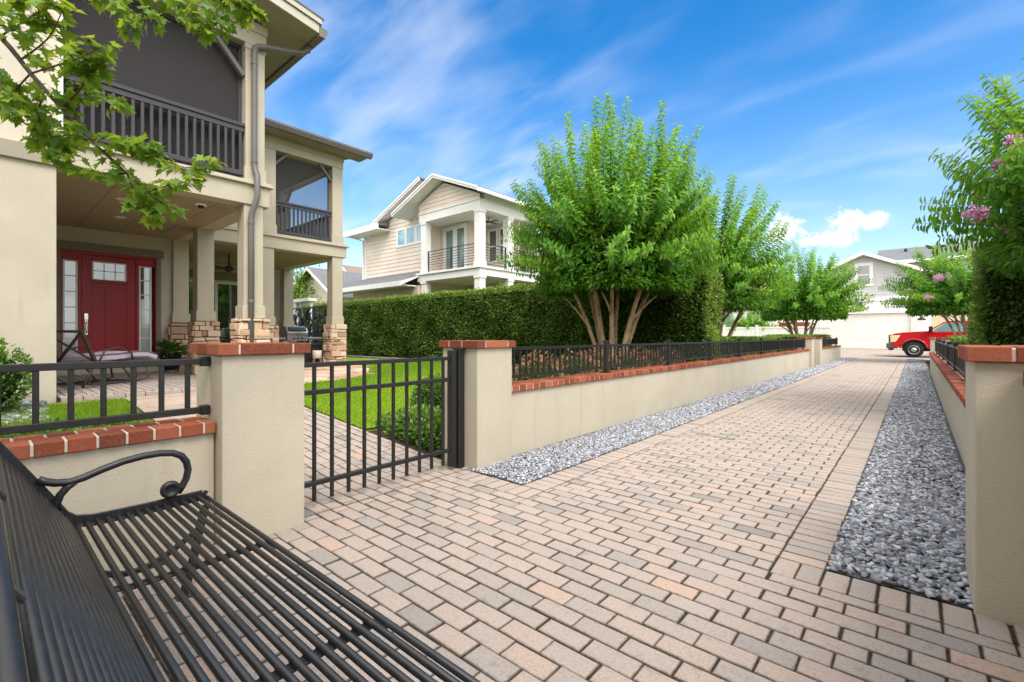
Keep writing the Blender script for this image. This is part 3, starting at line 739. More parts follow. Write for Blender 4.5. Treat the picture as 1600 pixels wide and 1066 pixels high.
# ================================================================== CREAM HOUSE WITH TWO SCREENED BALCONIES
def pt(name, mats, parent, fn, bevel=0, smooth=False, label=None, seg=1):
    mb = MB(); fn(mb); o = mb.build(name, mats, parent, bevel, smooth, seg)
    if label: o['label'] = label
    return o
HX = -8.4
house = thing('house', 'cream two storey house with screened balconies and a red front door on the left', 'house', (-10.5, 2, .33))
pt('wall_block', 'wall_paint', house, lambda m: m.box(-13.2, HX, -5.5, .687, .28, 3.39), label='smooth cream stucco block at the left picture edge')
pt('belt_band', 'taupe', house, lambda m: m.box(-13.2, HX+.045, -5.5, .72, 3.391, 3.60), .006)
def boards(m):
    m.box(-13.2, HX-.02, -5.5, .735, 3.601, 7.6)
    for i in range(15): y = .42-.41*i; m.box(HX-.02, HX+.004, y-.03, y+.03, 3.602, 7.58)
pt('board_wall', 'board', house, boards)
pt('corner_board', 'white_warm', house, lambda m: (m.box(HX-.03, HX+.012, .705, .752, 3.602, 7.58)), .003)
# porch
porch = {'v': [], 'f': [], 't': []}
running(porch, -12.79, -8.32, .70, 3.25, z=.42, phase=.05); soldier(porch, -8.315, -8.10, .70, 3.26, 'y', z=.42)
fast('porch_paving', porch['v'], porch['f'], 'paver', house, porch['t'], edge=porch['e'])
def porchslab(m):
    m.box(-12.8, -8.125, .692, 3.255, .25, .41)
pt('porch_slab', 'joint', house, porchslab)
def edgebr(m):
    for i in range(12):
        y = .70+i*.2135; m.tint = .35+.4*rnd.random(); m.box(-8.12, -8.096, y+.004, y+.209, .338, .418)
pt('porch_edge', 'paver', house, edgebr, .004)
pt('door_wall', 'wall_paint', house, lambda m: (m.box(-13.0, -12.8, .69, 1.05, .30, 3.4), m.box(-13.0, -12.8, 2.70, 3.2, .30, 3.4), m.box(-13.0, -12.8, 1.05, 2.70, 2.98, 3.4), m.box(-12.99, -12.74, 1.05, 2.72, .30, .71)))
def olive(m):
    m.box(-12.86, -12.765, .98, 2.78, 2.93, 3.09); m.box(-12.86, -12.772, .98, 1.11, .71, 2.93); m.box(-12.86, -12.772, 2.64, 2.73, .71, 2.93)
pt('door_surround', 'olive', house, olive, .004)
door = pt('front_door', 'red_door', house, lambda m: (m.box(-12.86, -12.815, 1.415, 2.285, .73, 2.86),
      m.box(-12.815, -12.803, 1.415, 1.575, .74, 2.855), m.box(-12.815, -12.803, 2.125, 2.285, .74, 2.855), m.box(-12.815, -12.803, 1.575, 2.125, 2.745, 2.855),
      m.box(-12.815, -12.803, 1.575, 2.125, 2.215, 2.345), m.box(-12.815, -12.803, 1.785, 1.915, .95, 2.215), m.box(-12.815, -12.803, 1.575, 2.125, .74, .95),
      m.box(-12.803, -12.765, 1.545, 2.155, 2.29, 2.325)), .004)
pt('door_window', 'white', door, lambda m: ([m.box(-12.812, -12.795, 1.575+.262*k, 1.60+.262*k, 2.36, 2.74) for k in (0, 2)], [m.box(-12.81, -12.797, 1.575+.18*k, 1.592+.18*k, 2.37, 2.73) for k in (1, 2)], [m.box(-12.812, -12.794, 1.60, 2.10, z, z+.022) for z in (2.358, 2.718)], m.box(-12.81, -12.797, 1.60, 2.10, 2.54, 2.556)))
pt('window_pane', 'glass', door, lambda m: m.box(-12.820, -12.808, 1.58, 2.12, 2.36, 2.74))
pt('door_handle', 'chrome', door, lambda m: (m.box(-12.803, -12.785, 1.455, 1.515, 1.53, 1.66), m.tube([(-12.79, 1.485, 1.49), (-12.755, 1.485, 1.45), (-12.75, 1.485, 1.32), (-12.79, 1.485, 1.25)], .013, 8), m.box(-12.803, -12.79, 1.462, 1.508, 1.22, 1.52)), .003)
pt('door_frame', 'red_door', house, lambda m: (m.box(-12.90, -12.80, 1.112, 2.638, 2.862, 2.93), m.box(-12.90, -12.79, 1.112, 1.135, .71, 2.862), m.box(-12.90, -12.79, 2.615, 2.638, .71, 2.862),
      m.box(-12.90, -12.785, 1.36, 1.412, .71, 2.862), m.box(-12.90, -12.785, 2.288, 2.335, .71, 2.862), m.box(-12.89, -12.80, 1.135, 2.615, .70, .73), m.box(-12.89, -12.80, 1.135, 1.36, .73, .83), m.box(-12.89, -12.80, 2.335, 2.615, .73, .83),
      m.box(-12.89, -12.80, 1.135, 1.36, 2.72, 2.862), m.box(-12.89, -12.80, 2.335, 2.615, 2.72, 2.862)), .003)
for (a, b) in ((1.138, 1.357), (2.34, 2.56)):
    sl = pt('sidelight', 'white', house, lambda m: (m.box(-12.84, -12.792, a, a+.028, .83, 2.72), m.box(-12.84, -12.792, b-.028, b, .83, 2.72), [m.box(-12.838, -12.796, a+.028, b-.028, z, z+.02) for z in (.832, 1.14, 1.455, 1.77, 2.085, 2.40, 2.698)]))
    pt('sidelight_glass', 'frost', sl, lambda m: m.box(-12.845, -12.815, a+.02, b-.02, .84, 2.0)); pt('sidelight_glass', 'glass', sl, lambda m: m.box(-12.845, -12.815, a+.02, b-.02, 2.001, 2.71))
pt('porch_ceiling', 'ceil', house, lambda m: ([m.box(-12.8, -8.43, .69+.645*i+.004, .69+.645*(i+1)-.004, 3.395, 3.43) for i in range(4)], m.box(-12.8, -8.43, .69, 3.2, 3.405, 3.5)))
def beamL(m):
    m.box(-8.66, HX+.03, .722, 3.31, 3.39, 3.715); m.box(-12.8, -8.66, 3.0, 3.31, 3.388, 3.715)
    m.box(-8.7, HX+.085, .722, 3.36, 3.716, 3.752); m.box(-8.7, HX+.055, .722, 3.335, 3.753, 3.79); m.box(-12.8, -8.7, 2.98, 3.345, 3.716, 3.788)
pt('porch_beam', 'trim', house, beamL, .006)
def stonework(m, x0, x1, y0, y1, z0, z1):
    m.cur = 1; m.box(x0+.03, x1-.03, y0+.03, y1-.03, z0, z1-.01); m.cur = 0
    z = z0
    while z < z1-.03:
        h = min(rnd.choice((.06, .09, .13, .165)), z1-z)
        if z1-(z+h) < .05: h = z1-z
        for face in ('x-', 'x+', 'y-', 'y+'):
            A, B = (y0, y1) if face[0] == 'x' else (x0+.02, x1-.02); a = A
            while a < B-.01:
                w = rnd.choice((.09, .14, .20, .27, .34)); w = B-a if B-(a+w) < .09 else w
                d = rnd.uniform(-.008, .042); m.tint = rnd.random(); q0, q1, zz0, zz1 = a+.004+rnd.uniform(0, .012), a+w-.004, max(z0+.002, z+.004+rnd.uniform(-.016, .012)), min(z1-.001, z+h-.004+rnd.uniform(-.018, .010))
                if face == 'x-': m.box(x0+.012-d, x0+.06, q0, q1, zz0, zz1)
                if face == 'x+': m.box(x1-.06, x1-.012+d, q0, q1, zz0, zz1)
                if face == 'y-': m.box(q0, q1, y0+.012-d, y0+.06, zz0, zz1)
                if face == 'y+': m.box(q0, q1, y1-.06, y1-.012+d, zz0, zz1)
                a += w
        z += h
    m.tint = .5
def column(x, y, w, z0, zs, ztop):
    h = w/2
    c = pt('porch_column', 'trim', house, lambda m: m.box(x-h, x+h, y-h, y+h, zs, ztop), .005)
    pt('column_collar', 'trim', c, lambda m: m.box(x-h-.025, x+h+.025, y-h-.025, y+h+.025, zs+.003, zs+.215), .005)
    pt('stone_base', ['stone', 'stone_joint'], c, lambda m: stonework(m, x-h-.08, x+h+.08, y-h-.08, y+h+.08, z0, zs), .016, seg=2)
column(-8.55, 3.065, .30, .36, 1.49, 3.39); column(-11.15, 3.10, .30, .42, 1.50, 3.388); column(-12.86, 3.09, .30, .42, 1.50, 3.388)
column(-12.20, 4.72, .30, .36, 1.46, 3.37); column(-12.20, 6.55, .30, .40, 1.52, 3.37); column(-15.65, 6.72, .30, .40, 1.48, 3.37)
# upper balcony of the front bay
def upcol(x, y, z0, z1, zc):
    c = pt('balcony_post', 'trim', house, lambda m: m.box(x-.15, x+.15, y-.15, y+.15, z0, z1), .005)
    pt('post_collar', 'trim', c, lambda m: m.box(x-.17, x+.17, y-.17, y+.17, z0+.002, z0+.22), .005)
upcol(-8.55, 3.09, 3.791, 5.985, 0)
pt('frieze', 'trim', house, lambda m: (m.box(-8.72, HX+.012, .753, 3.262, 6.075, 6.30), m.box(-8.72, HX+.03, .753, 3.28, 6.301, 6.46), m.box(-12.8, -8.72, 2.95, 3.262, 5.99, 6.46), m.box(-8.718, HX+.010, 2.93, 3.26, 5.986, 6.075)), .004)
pt('balcony_floor', 'ceil', house, lambda m: m.box(-12.8, -8.66, .72, 3.0, 3.55, 3.64))
pt('balcony_back_wall', 'dark_room', house, lambda m: (m.box(-12.0, -11.9, .69, 3.2, 3.64, 6.3), m.box(-11.9, -8.5, .66, .70, 3.64, 6.3)))
pt('balcony_ceiling', 'ceil', house, lambda m: m.box(-12.0, -8.7, .70, 2.95, 6.08, 6.14))
pt('insect_screen', 'screen', house, lambda m: (m.box(-8.60, -8.597, .753, 2.92, 3.80, 6.07), m.box(-12.0, -8.7, 3.10, 3.103, 3.79, 5.99)))
pt('screen_frame', 'greyrail', house, lambda m: (m.box(-8.615, -8.565, 2.885, 2.938, 3.80, 6.07), m.box(-8.615, -8.565, .753, .79, 3.80, 6.07), m.box(-8.615, -8.565, .79, 2.885, 6.02, 6.07)))
br = pt('balcony_railing', 'greyrail', house, lambda m: (m.box(-8.50, -8.41, .753, 2.935, 4.665, 4.72), m.box(-8.48, -8.43, .753, 2.935, 4.58, 4.66), m.box(-8.48, -8.43, .753, 2.935, 3.86, 3.935)), .004)
for i in range(20):
    y = .83+.1075*i; pt('baluster', 'greyrail', br, lambda m: m.box(-8.472, -8.436, y-.019, y+.019, 3.93, 4.59))
pt('corner_brace', 'greywood', house, lambda m: m.bar((-8.47, 2.93, 5.53), (-8.47, 2.47, 6.07), .07, .085, up=(1, 0, 0)), .004)
# roof of the front bay: low slope down to the right, ends in a gutter
def rz(y): return 6.47 + (3.9-y)*.158
def roofL(m): m.prism([(-6.0, rz(-6)), (3.92, rz(3.92)), (3.92, rz(3.92)+.13), (-6.0, rz(-6)+.13)], 'x', -14.2, -7.76)
pt('front_roof', 'shingle', house, roofL)
pt('rake_board', 'fascia', house, lambda m: m.prism([(-6.0, rz(-6)-.09), (3.86, rz(3.86)-.09), (3.86, rz(3.86)+.05), (-6.0, rz(-6)+.05)], 'x', -7.757, -7.725))
pt('rake_board', 'fascia', house, lambda m: m.prism([(-6.0, rz(-6)+.065), (3.90, rz(3.90)+.065), (3.90, rz(3.90)+.155), (-6.0, rz(-6)+.155)], 'x', -7.757, -7.695), label='upper pale rake board with dark drip edge')
pt('drip_edge', 'gutter', house, lambda m: m.prism([(-6.0, rz(-6)+.158), (3.93, rz(3.93)+.158), (3.93, rz(3.93)+.18), (-6.0, rz(-6)+.18)], 'x', -14.2, -7.68))
pt('roof_soffit', 'soffit', house, lambda m: m.prism([(-6.0, rz(-6)-.09), (3.86, rz(3.86)-.09), (3.86, rz(3.86)-.004), (-6.0, rz(-6)-.004)], 'x', -14.2, -7.76))
pt('roof_gutter', 'gutter', house, lambda m: m.prism([(3.865, rz(3.9)-.13), (3.97, rz(3.9)-.13), (4.02, rz(3.9)-.02), (4.02, rz(3.9)+.03), (3.865, rz(3.9)+.03)], 'x', -14.2, -7.72))
pt('downspout', 'pipe', house, lambda m: m.tube([(-8.15, 3.90, 6.37), (-8.17, 3.88, 6.27), (-8.22, 3.78, 6.20), (-8.27, 3.5, 6.14), (-8.31, 3.22, 6.08), (-8.33, 3.11, 6.05), (-8.335, 3.065, 6.01), (-8.34, 3.053, 5.93), (-8.34, 3.05, 4.06), (-8.335, 3.06, 3.98), (-8.27, 3.07, 3.86), (-8.26, 3.07, 3.52), (-8.27, 3.05, 3.42), (-8.33, 3.01, 3.24), (-8.335, 3.0, 3.12), (-8.335, 3.0, .55)], .047, 14), smooth=True)
for z in (5.72, 4.08, 3.05, 1.75): pt('downspout_strap', 'pipe', house, lambda m: m.lathe([(.051, z), (.053, z+.005), (.053, z+.045), (.051, z+.05)], (-8.34 if z > 4 else -8.335, 3.05 if z > 4 else 3.0, 0), 14))
# patio bay set back to the right
PX = -12.05
pt('patio_slab', 'concrete', house, lambda m: m.box(-16, -11.85, 3.26, 7.05, .25, .405))
pt('patio_back_wall', 'wall_paint', house, lambda m: (m.box(-16.2, -16.0, 3.2, 3.85, .3, 3.4), m.box(-16.2, -16.0, 5.75, 6.9, .3, 3.4), m.box(-16.2, -16.0, 3.85, 5.75, 2.85, 3.4), m.box(-16.0, -13.0, 3.18, 3.2, .3, 6.2), m.box(-16.2, -16.0, 3.2, 6.9, 3.4, 6.2)))
pt('wall_header', 'olive', house, lambda m: m.box(-15.999, -15.96, 3.8, 5.8, 2.9, 3.14))
sd_ = pt('sliding_door', 'white_warm', house, lambda m: [m.box(-16.05, -15.97, a, a+.07, .42, 2.85) for a in (3.85, 4.74, 5.68)]+[m.box(-16.05, -15.975, 3.92, 5.68, z, z+.07) for z in (.42, 2.78)])
pt('door_glass', 'glass_green', sd_, lambda m: m.box(-16.04, -16.0, 3.9, 5.7, .48, 2.79))
pt('patio_beam', 'trim', house, lambda m: (m.box(-12.35, PX+.03, 3.32, 6.80, 3.372, 3.66), m.box(-15.9, -12.35, 6.45, 6.80, 3.37, 3.66), m.box(-12.38, PX+.08, 3.37, 6.86, 3.661, 3.70), m.box(-12.38, PX+.05, 3.36, 6.83, 3.701, 3.745)), .006)
pt('patio_ceiling', 'ceil', house, lambda m: m.box(-16.0, -12.35, 3.2, 6.45, 3.38, 3.5))
upcol(-12.20, 4.76, 3.746, 5.83, 0); upcol(-12.20, 6.55, 3.746, 5.83, 0); upcol(-15.6, 6.55, 3.66, 5.83, 0)
pt('balcony_wall', 'board', house, lambda m: m.box(-12.3, PX-.03, 3.36, 4.6, 3.746, 6.2))
pt('patio_frieze', 'trim', house, lambda m: (m.box(-12.37, PX+.012, 3.3, 6.712, 5.831, 6.02), m.box(-12.37, PX+.028, 3.3, 6.73, 6.021, 6.16), m.box(-15.8, -12.37, 6.42, 6.7, 5.831, 6.16)), .004)
pt('upper_ceiling', 'greywood', house, lambda m: m.box(-16.0, -12.37, 3.2, 6.42, 5.90, 5.96))
pt('balcony_floor', 'ceil', house, lambda m: m.box(-16.0, -12.36, 3.3, 6.42, 3.52, 3.66))
pt('insect_screen', 'screen_light', house, lambda m: (m.box(-12.25, -12.247, 4.91, 6.40, 3.75, 5.83), m.box(-15.5, -12.3, 6.57, 6.573, 3.66, 5.83)))
b2 = pt('balcony_railing', 'greyrail', house, lambda m: (m.box(-12.17, -12.08, 4.912, 6.398, 4.55, 4.60), m.box(-12.15, -12.10, 4.912, 6.398, 4.47, 4.545), m.box(-12.15, -12.10, 4.912, 6.398, 3.79, 3.86)), .004)
for i in range(14):
    y = 4.965+.1055*i; pt('baluster', 'greyrail', b2, lambda m: m.box(-12.142, -12.108, y-.018, y+.018, 3.855, 4.48))
b3 = pt('balcony_railing', 'greyrail', house, lambda m: (m.box(-15.44, -12.36, 6.50, 6.58, 4.50, 4.60), m.box(-15.44, -12.36, 6.52, 6.57, 3.78, 3.85)))
for i in range(26):
    x = -15.38+.115*i; pt('baluster', 'greyrail', b3, lambda m: m.box(x-.018, x+.018, 6.525, 6.56, 3.845, 4.505))
for a, b in (((-12.13, 6.40, 5.44), (-12.13, 6.06, 5.83)), ((-12.13, 4.91, 5.50), (-12.13, 5.22, 5.83))):
    pt('corner_brace', 'greywood', house, lambda m: m.bar(a, b, .06, .08, up=(1, 0, 0)), .004)
pt('corner_brace', 'greywood', house, lambda m: m.bar((-15.4, 6.5, 5.2), (-14.75, 6.5, 5.83), .06, .08, up=(0, 1, 0)), .004)
pt('patio_roof', 'shingle', house, lambda m: m.prism([(-11.5, 6.19), (-16.4, 7.1), (-16.4, 7.2), (-11.5, 6.27)], 'y', 3.28, 7.22))
pt('roof_soffit', 'soffit', house, lambda m: m.box(-12.03, -11.53, 3.28, 7.2, 6.162, 6.185))
pt('roof_gutter', 'gutter', house, lambda m: m.prism([(-11.56, 6.14), (-11.47, 6.14), (-11.42, 6.24), (-11.42, 6.285), (-11.56, 6.285)], 'y', 3.28, 7.26))
pt('upper_window', 'glass_blue', house, lambda m: m.box(-15.99, -15.97, 3.9, 4.9, 4.2, 5.6)); pt('window_frame', 'white', house, lambda m: [m.box(-15.985, -15.955, a, a+.07, 4.1, 5.7) for a in (3.83, 4.36, 4.9)])
pt('main_wall', 'wall_paint', house, lambda m: (m.box(-22, -16.2, -5.5, 6.9, .28, 6.6), m.box(-16.2, -13.2, -5.5, 3.17, .28, 6.2)))
pt('main_roof', 'shingle', house, lambda m: m.prism([(-16.0, 7.2), (-22.5, 6.6), (-19.2, 9.0)], 'y', -6, 7.3))

def downlight(x, y, z, label):
    t = thing('recessed_light', label, 'light', (x, y, z), 'round downlights in the porch ceilings')
    pt('trim_ring', 'lamp_glow', t, lambda m: m.lathe([(.10, 0), (.10, -.012), (.075, -.014), (.07, -.004)], (x, y, z), 20, caps=False), smooth=True)
    pt('diffuser', 'white', t, lambda m: m.lathe([(.072, -.003), (.001, -.006)], (x, y, z), 20, caps=False))
downlight(-9.6, 1.55, 3.395, 'round downlight in the porch ceiling nearest the beam')
downlight(-11.1, 1.75, 3.395, 'round downlight in the porch ceiling nearer the red door')
downlight(-13.9, 5.35, 3.38, 'round downlight in the patio ceiling beside the grill corner')
t = thing('security_camera', 'small white dome camera under the porch beam corner', 'camera', (-8.95, 2.45, 3.39))
pt('camera_base', 'white', t, lambda m: m.lathe([(.085, .005), (.085, -.02), (.07, -.035)], (-8.95, 2.45, 3.39), 20), smooth=True)
pt('camera_dome', 'black', t, lambda m: m.lathe([(.048, -.033), (.044, -.06), (.025, -.078), (.004, -.083)], (-8.95, 2.45, 3.39), 16), smooth=True)
t = thing('ceiling_fan', 'dark ceiling fan hanging over the patio', 'fan', (-13.9, 4.45, 3.38))
pt('fan_motor', 'bronze', t, lambda m: (m.tube([(-13.9, 4.45, 3.38), (-13.9, 4.45, 3.05)], .02, 8), m.lathe([(.03, 3.08), (.10, 3.05), (.11, 2.96), (.05, 2.92), (.01, 2.915)], (-13.9, 4.45, 0), 18)), smooth=True)
for k in range(5):
    a = k*2*PI/5+.35; d = Vector((math.cos(a), math.sin(a), 0)); p = Vector((-13.9, 4.45, 2.99))
    pt('fan_blade', 'bronze', t, lambda m: m.bar(p+d*.10, p+d*.68, .14, .012, up=(.15*d.y, -.15*d.x, 1)), .003)
t = thing('wall_ornament', 'dark scrolled metal ornament on the wall left of the red door', 'ornament', (-12.79, .98, 1.9))
pt('scrolls', 'bronze', t, lambda m: ([m.tube([(-12.78, .92+.10*math.cos(a)*(1-a/9), 1.62+.23*j+.08*math.sin(a)*(1-a/9)) for a in [k*.5 for k in range(13)]], .008, 6) for j in range(4)], m.tube([(-12.785, .9, 1.5), (-12.785, .93, 2.4)], .009, 6)), smooth=True)

# ------------------------------------------------------------------ porch and patio furniture
t = thing('chaise_lounge', 'dark metal chaise lounge with lilac cushion on the porch', 'lounge chair', (-9.75, 1.08, .425), rz=math.radians(127), local=True)
def chaise_frame(m):
    for s in (-.33, .33):
        m.tube([(-.30, s, .40), (-.08, s, .36), (.25, s, .345), (.6, s, .37), (.95, s, .35), (1.05, s, .30)], .016, 8)
        m.tube([(-.12, s, .36), (-.22, s, .05), (.0, s, .03), (.65, s, .03), (.85, s, .06), (.80, s, .34)], .016, 8)
        m.tube([(-.12, s, .36), (-.30, s, .0)], .016, 8); m.tube([(.30, s, .35), (.55, s, .03)], .014, 8)
        m.tube([(-.05, s, .36), (.05, s, .55), (.30, s, .60), (.52, s, .50), (.55, s, .37)], .014, 8)
    for x, z in ((-.12, .36), (.95, .35), (.0, .03), (.65, .03)): m.tube([(x, -.33, z), (x, .33, z)], .013, 8)
pt('frame', 'bronze', t, chaise_frame, smooth=True)
def chaise_back(m):
    lo, hi = (-.08, .37), (-.30, .84)
    for s in (-.31, .31): m.bar((lo[0], s, lo[1]), (hi[0], s, hi[1]), .05, .04)
    m.bar((hi[0], -.33, hi[1]), (hi[0], .33, hi[1]), .04, .04)
    m.bar((lo[0], -.31, lo[1]), (hi[0], .31, hi[1]), .04, .02); m.bar((lo[0]+.002, .31, lo[1]), (hi[0]+.002, -.31, hi[1]), .04, .02)
pt('back_frame', 'bronze', t, chaise_back, .003)
def cush(m):
    top = [(-.06, .43), (.08, .435), (.35, .44), (.62, .47), (.9, .46), (1.08, .40)]
    for a, b in zip(top, top[1:]): m.bar((a[0], 0, a[1]), (b[0]+.02, 0, b[1]), .58, .10)
pt('cushion', 'cushion', t, cush, .03, seg=3)
pt('cushion_piping', 'cushion_dark', t, lambda m: [m.tube([(-.06, s, .475), (.08, s, .48), (.35, s, .485), (.62, s, .515), (.9, s, .505), (1.09, s, .445)], .014, 6) for s in (-.285, .285)], smooth=True)

t = thing('potted_plant', 'leafy green plant in a dark pot beside the porch column', 'plant', (-12.05, 2.74, .42))
pt('pot', 'dark_wicker', t, lambda m: m.lathe([(.13, .06), (.15, .07), (.19, .33), (.205, .36), (.20, .41), (.17, .41), (.165, .36)], (-12.05, 2.74, .42), 20), smooth=True)
pt('pot_stand', 'bronze', t, lambda m: [m.tube([(-12.05+.14*math.cos(a), 2.74+.14*math.sin(a), .52), (-12.05+.17*math.cos(a), 2.74+.17*math.sin(a), .424)], .012, 6) for a in (0.4, 1.97, 3.54, 5.11)])
n = 60; a = RNG.uniform(0, 2*PI, n); e = RNG.uniform(.1, 1.35, n); D = np.stack([np.cos(a)*np.cos(e), np.sin(a)*np.cos(e), np.sin(e)], 1)
P0 = np.array([-12.05, 2.74, .82])+D*RNG.uniform(.02, .22, n)[:, None]; V, F = leaf_mesh(P0, D+np.array([0, 0, -.35]), np.tile([0, 0, 1.0], (n, 1)), RNG.uniform(.16, .26, n), .09, .2, .25)
fast('foliage', V, F, 'leaf_box', t, np.repeat(RNG.uniform(.1, .7, n), 6))

t = thing('barbecue_grill', 'stainless steel barbecue grill with side shelves on the patio', 'grill', (-13.5, 6.0, .405))
pt('grill_body', 'steel', t, lambda m: (m.box(-13.78, -13.28, 5.72, 6.30, 1.05, 1.22), m.box(-13.74, -13.32, 5.76, 6.26, .52, .62), [m.box(-13.76+dx, -13.72+dx, y, y+.04, .41, 1.05) for dx in (0, .42) for y in (5.75, 6.22)]), .008)
pt('grill_lid', 'steel', t, lambda m: m.prism([(-13.80, 1.225), (-13.27, 1.225), (-13.27, 1.31), (-13.36, 1.43), (-13.5, 1.48), (-13.66, 1.45), (-13.78, 1.34)], 'y', 5.71, 6.31), .01)
pt('lid_window', 'black', t, lambda m: m.bar((-13.262, 6.01, 1.34), (-13.345, 6.01, 1.44), .50, .03, up=(1, 0, 1)), .006)
pt('lid_handle', 'chrome', t, lambda m: m.tube([(-13.22, 5.78, 1.29), (-13.22, 6.24, 1.29)], .014, 8))
for a, b in ((5.30, 5.705), (6.315, 6.75)): pt('side_shelf', 'steel', t, lambda m: m.box(-13.72, -13.32, a, b, 1.10, 1.16), .006)
pt('cabinet_door', 'black', t, lambda m: m.box(-13.315, -13.29, 5.78, 6.24, .64, 1.03), .004)
for y in (5.9, 6.01, 6.12): pt('knob', 'black', t, lambda m: m.lathe([(.025, 0), (.022, .03)], (-13.28, y, 1.13), 12, 'x'))
t = thing('storage_box', 'dark wicker storage box on the patio between grill and column', 'storage box', (-12.9, 6.1, .405))
pt('box_body', 'dark_wicker', t, lambda m: (m.box(-13.15, -12.6, 5.82, 6.40, .41, .92), [m.box(-12.6, -12.592, 5.83+.057*i, 5.83+.057*i+.045, .43, .90) for i in range(10)]), .01)
pt('box_lid', 'dark_wicker', t, lambda m: m.box(-13.18, -12.57, 5.79, 6.43, .921, .985), .012)
t = thing('plant_stand', 'small pale pot on wooden legs on the patio by the stone column', 'stool', (-12.28, 6.08, .405))
pt('pot', 'stool_white', t, lambda m: m.lathe([(.10, .19), (.115, .20), (.12, .40), (.10, .40)], (-12.28, 6.08, .405), 20), smooth=True)
for a in (0.5, 2.07, 3.64, 5.21): pt('leg', 'wood', t, lambda m: m.tube([(-12.28+.10*math.cos(a), 6.08+.10*math.sin(a), .67), (-12.28+.14*math.cos(a), 6.08+.14*math.sin(a), .406)], .013, 6))
# balcony furniture behind the screens
t = thing('lounge_chair', 'round-backed dark wire chair behind the front balcony railing', 'chair', (-9.35, 1.62, 3.64))
def wire(m):
    c = Vector((-9.35, 1.62, 4.12))
    for k in range(3):
        R_ = .52-.09*k
        m.tube([c+Vector((-.05*k, R_*math.cos(a), R_*math.sin(a)*.78)) for a in [PI*i/14 for i in range(15)]], .010, 6)
    for i in range(9):
        a = PI*(i+.5)/9; m.tube([c+Vector((-.02, .52*math.cos(a), .405*math.sin(a))), c+Vector((.18, .25*math.cos(a), -.12))], .006, 5)
pt('wire_back', 'greywood', t, wire)
pt('seat_pad', 'dark_wicker', t, lambda m: m.lathe([(.05, 0), (.36, .01), (.40, .05), (.36, .10), (.05, .11)], (-9.25, 1.62, 3.96), 20), smooth=True)
for a in (.8, 2.4, 3.9, 5.5): pt('leg', 'greywood', t, lambda m: m.tube([(-9.25+.25*math.cos(a), 1.62+.25*math.sin(a), 3.97), (-9.25+.33*math.cos(a), 1.62+.33*math.sin(a), 3.645)], .012, 6))
t = thing('side_table', 'small round pale table behind the front balcony railing', 'table', (-8.98, 2.42, 3.64))
pt('table_top', 'stool_white', t, lambda m: m.lathe([(.22, 0), (.27, .05), (.27, .09), (.25, .11), (.02, .11)], (-8.98, 2.42, 4.0), 24), smooth=True)
pt('pedestal', 'stool_white', t, lambda m: m.lathe([(.14, 0), (.12, .03), (.10, .30), (.16, .37)], (-8.98, 2.42, 3.641), 18), smooth=True)
t = thing('armchair', 'tan cushioned armchair on the set back balcony', 'chair', (-12.75, 5.0, 3.66))
pt('seat', 'wood', t, lambda m: m.box(-13.0, -12.5, 4.75, 5.15, 3.80, 4.02), .03)
pt('backrest', 'wood', t, lambda m: m.box(-12.98, -12.55, 5.13, 5.22, 3.90, 4.40), .03)
for x in (-12.97, -12.55):
    for y in (4.78, 5.16): pt('leg', 'bronze', t, lambda m: m.box(x, x+.03, y, y+.03, 3.661, 3.80))

# ================================================================== NEIGHBOURING HOUSES
def lap(m, axis, c, a0f, a1f, z0, z1, pitch=.19, out=1, th=.022):
    """lapped boards on a vertical plane; a0f(z), a1f(z) give the ends of each board"""
    z = z0
    while z < z1-.01:
        h = min(pitch, z1-z); zm = z+h*.5; a, b = a0f(zm), a1f(zm)
        if b-a > .05:
            at0, bt0, at1, bt1 = a0f(z), a1f(z), a0f(z+h), a1f(z+h)
            if axis == 'y': m.add([(at0, c-out*th, z), (bt0, c-out*th, z), (bt1, c, z+h), (at1, c, z+h), (at0, c, z), (bt0, c, z)], [(0,1,2,3), (4,5,1,0)])
            else: m.add([(c+out*th, at0, z), (c+out*th, bt0, z), (c, bt1, z+h), (c, at1, z+h), (c, at0, z), (c, bt0, z)], [(0,1,2,3), (4,5,1,0)])
        z += h
def const(v): return lambda z: v
wh = thing('house', 'peach sided white trimmed house with a gabled corner balcony beyond the hedge', 'house', (-16, 16, .3))
YF, XF = 13.85, -13.8
def wcol(x, y, z0, z1, top=True):
    c = pt('porch_column', 'white', wh, lambda m: m.box(x-.17, x+.17, y-.17, y+.17, z0, z1), .006)
    pt('column_base', 'white', c, lambda m: (m.box(x-.20, x+.20, y-.20, y+.20, z0+.003, z0+.20), m.box(x-.20, x+.20, y-.20, y+.20, z1-.11, z1-.004)), .006)
for x, y in ((-17.6, YF+.19), (XF-.19, YF+.19), (XF-.19, 15.85), (XF-.19, 17.95), (XF-.19, 20.1)):
    wcol(x, y, 4.17, 6.55); wcol(x, y, .3, 3.76)
pt('balcony_beam', 'white', wh, lambda m: (m.box(-18.0, XF, YF, YF+.4, 3.762, 4.07), m.box(XF-.4, XF, YF+.4, 20.6, 3.762, 4.07), m.box(-18.1, XF+.07, YF-.07, 20.7, 4.071, 4.165)), .008)
pt('balcony_floor', 'white_warm', wh, lambda m: m.box(-17.9, XF-.4, YF+.4, 20.6, 3.80, 4.0))
pt('frieze', 'white', wh, lambda m: (m.box(-17.9, XF, YF, YF+.36, 6.552, 6.92), m.box(XF-.36, XF, YF+.36, 20.6, 6.552, 6.92), m.box(-17.94, XF+.04, YF-.04, YF+.3, 6.921, 6.97), m.box(XF-.34, XF-.03, YF+.305, 20.6, 6.922, 7.24)), .006)
pt('porch_ceiling', 'white_warm', wh, lambda m: m.box(-17.9, XF-.36, YF+.36, 20.6, 6.62, 6.7))
PKX, PKZ, SL = -16.15, 8.12, .40
def ga(z): return PKX-(PKZ-z)/SL
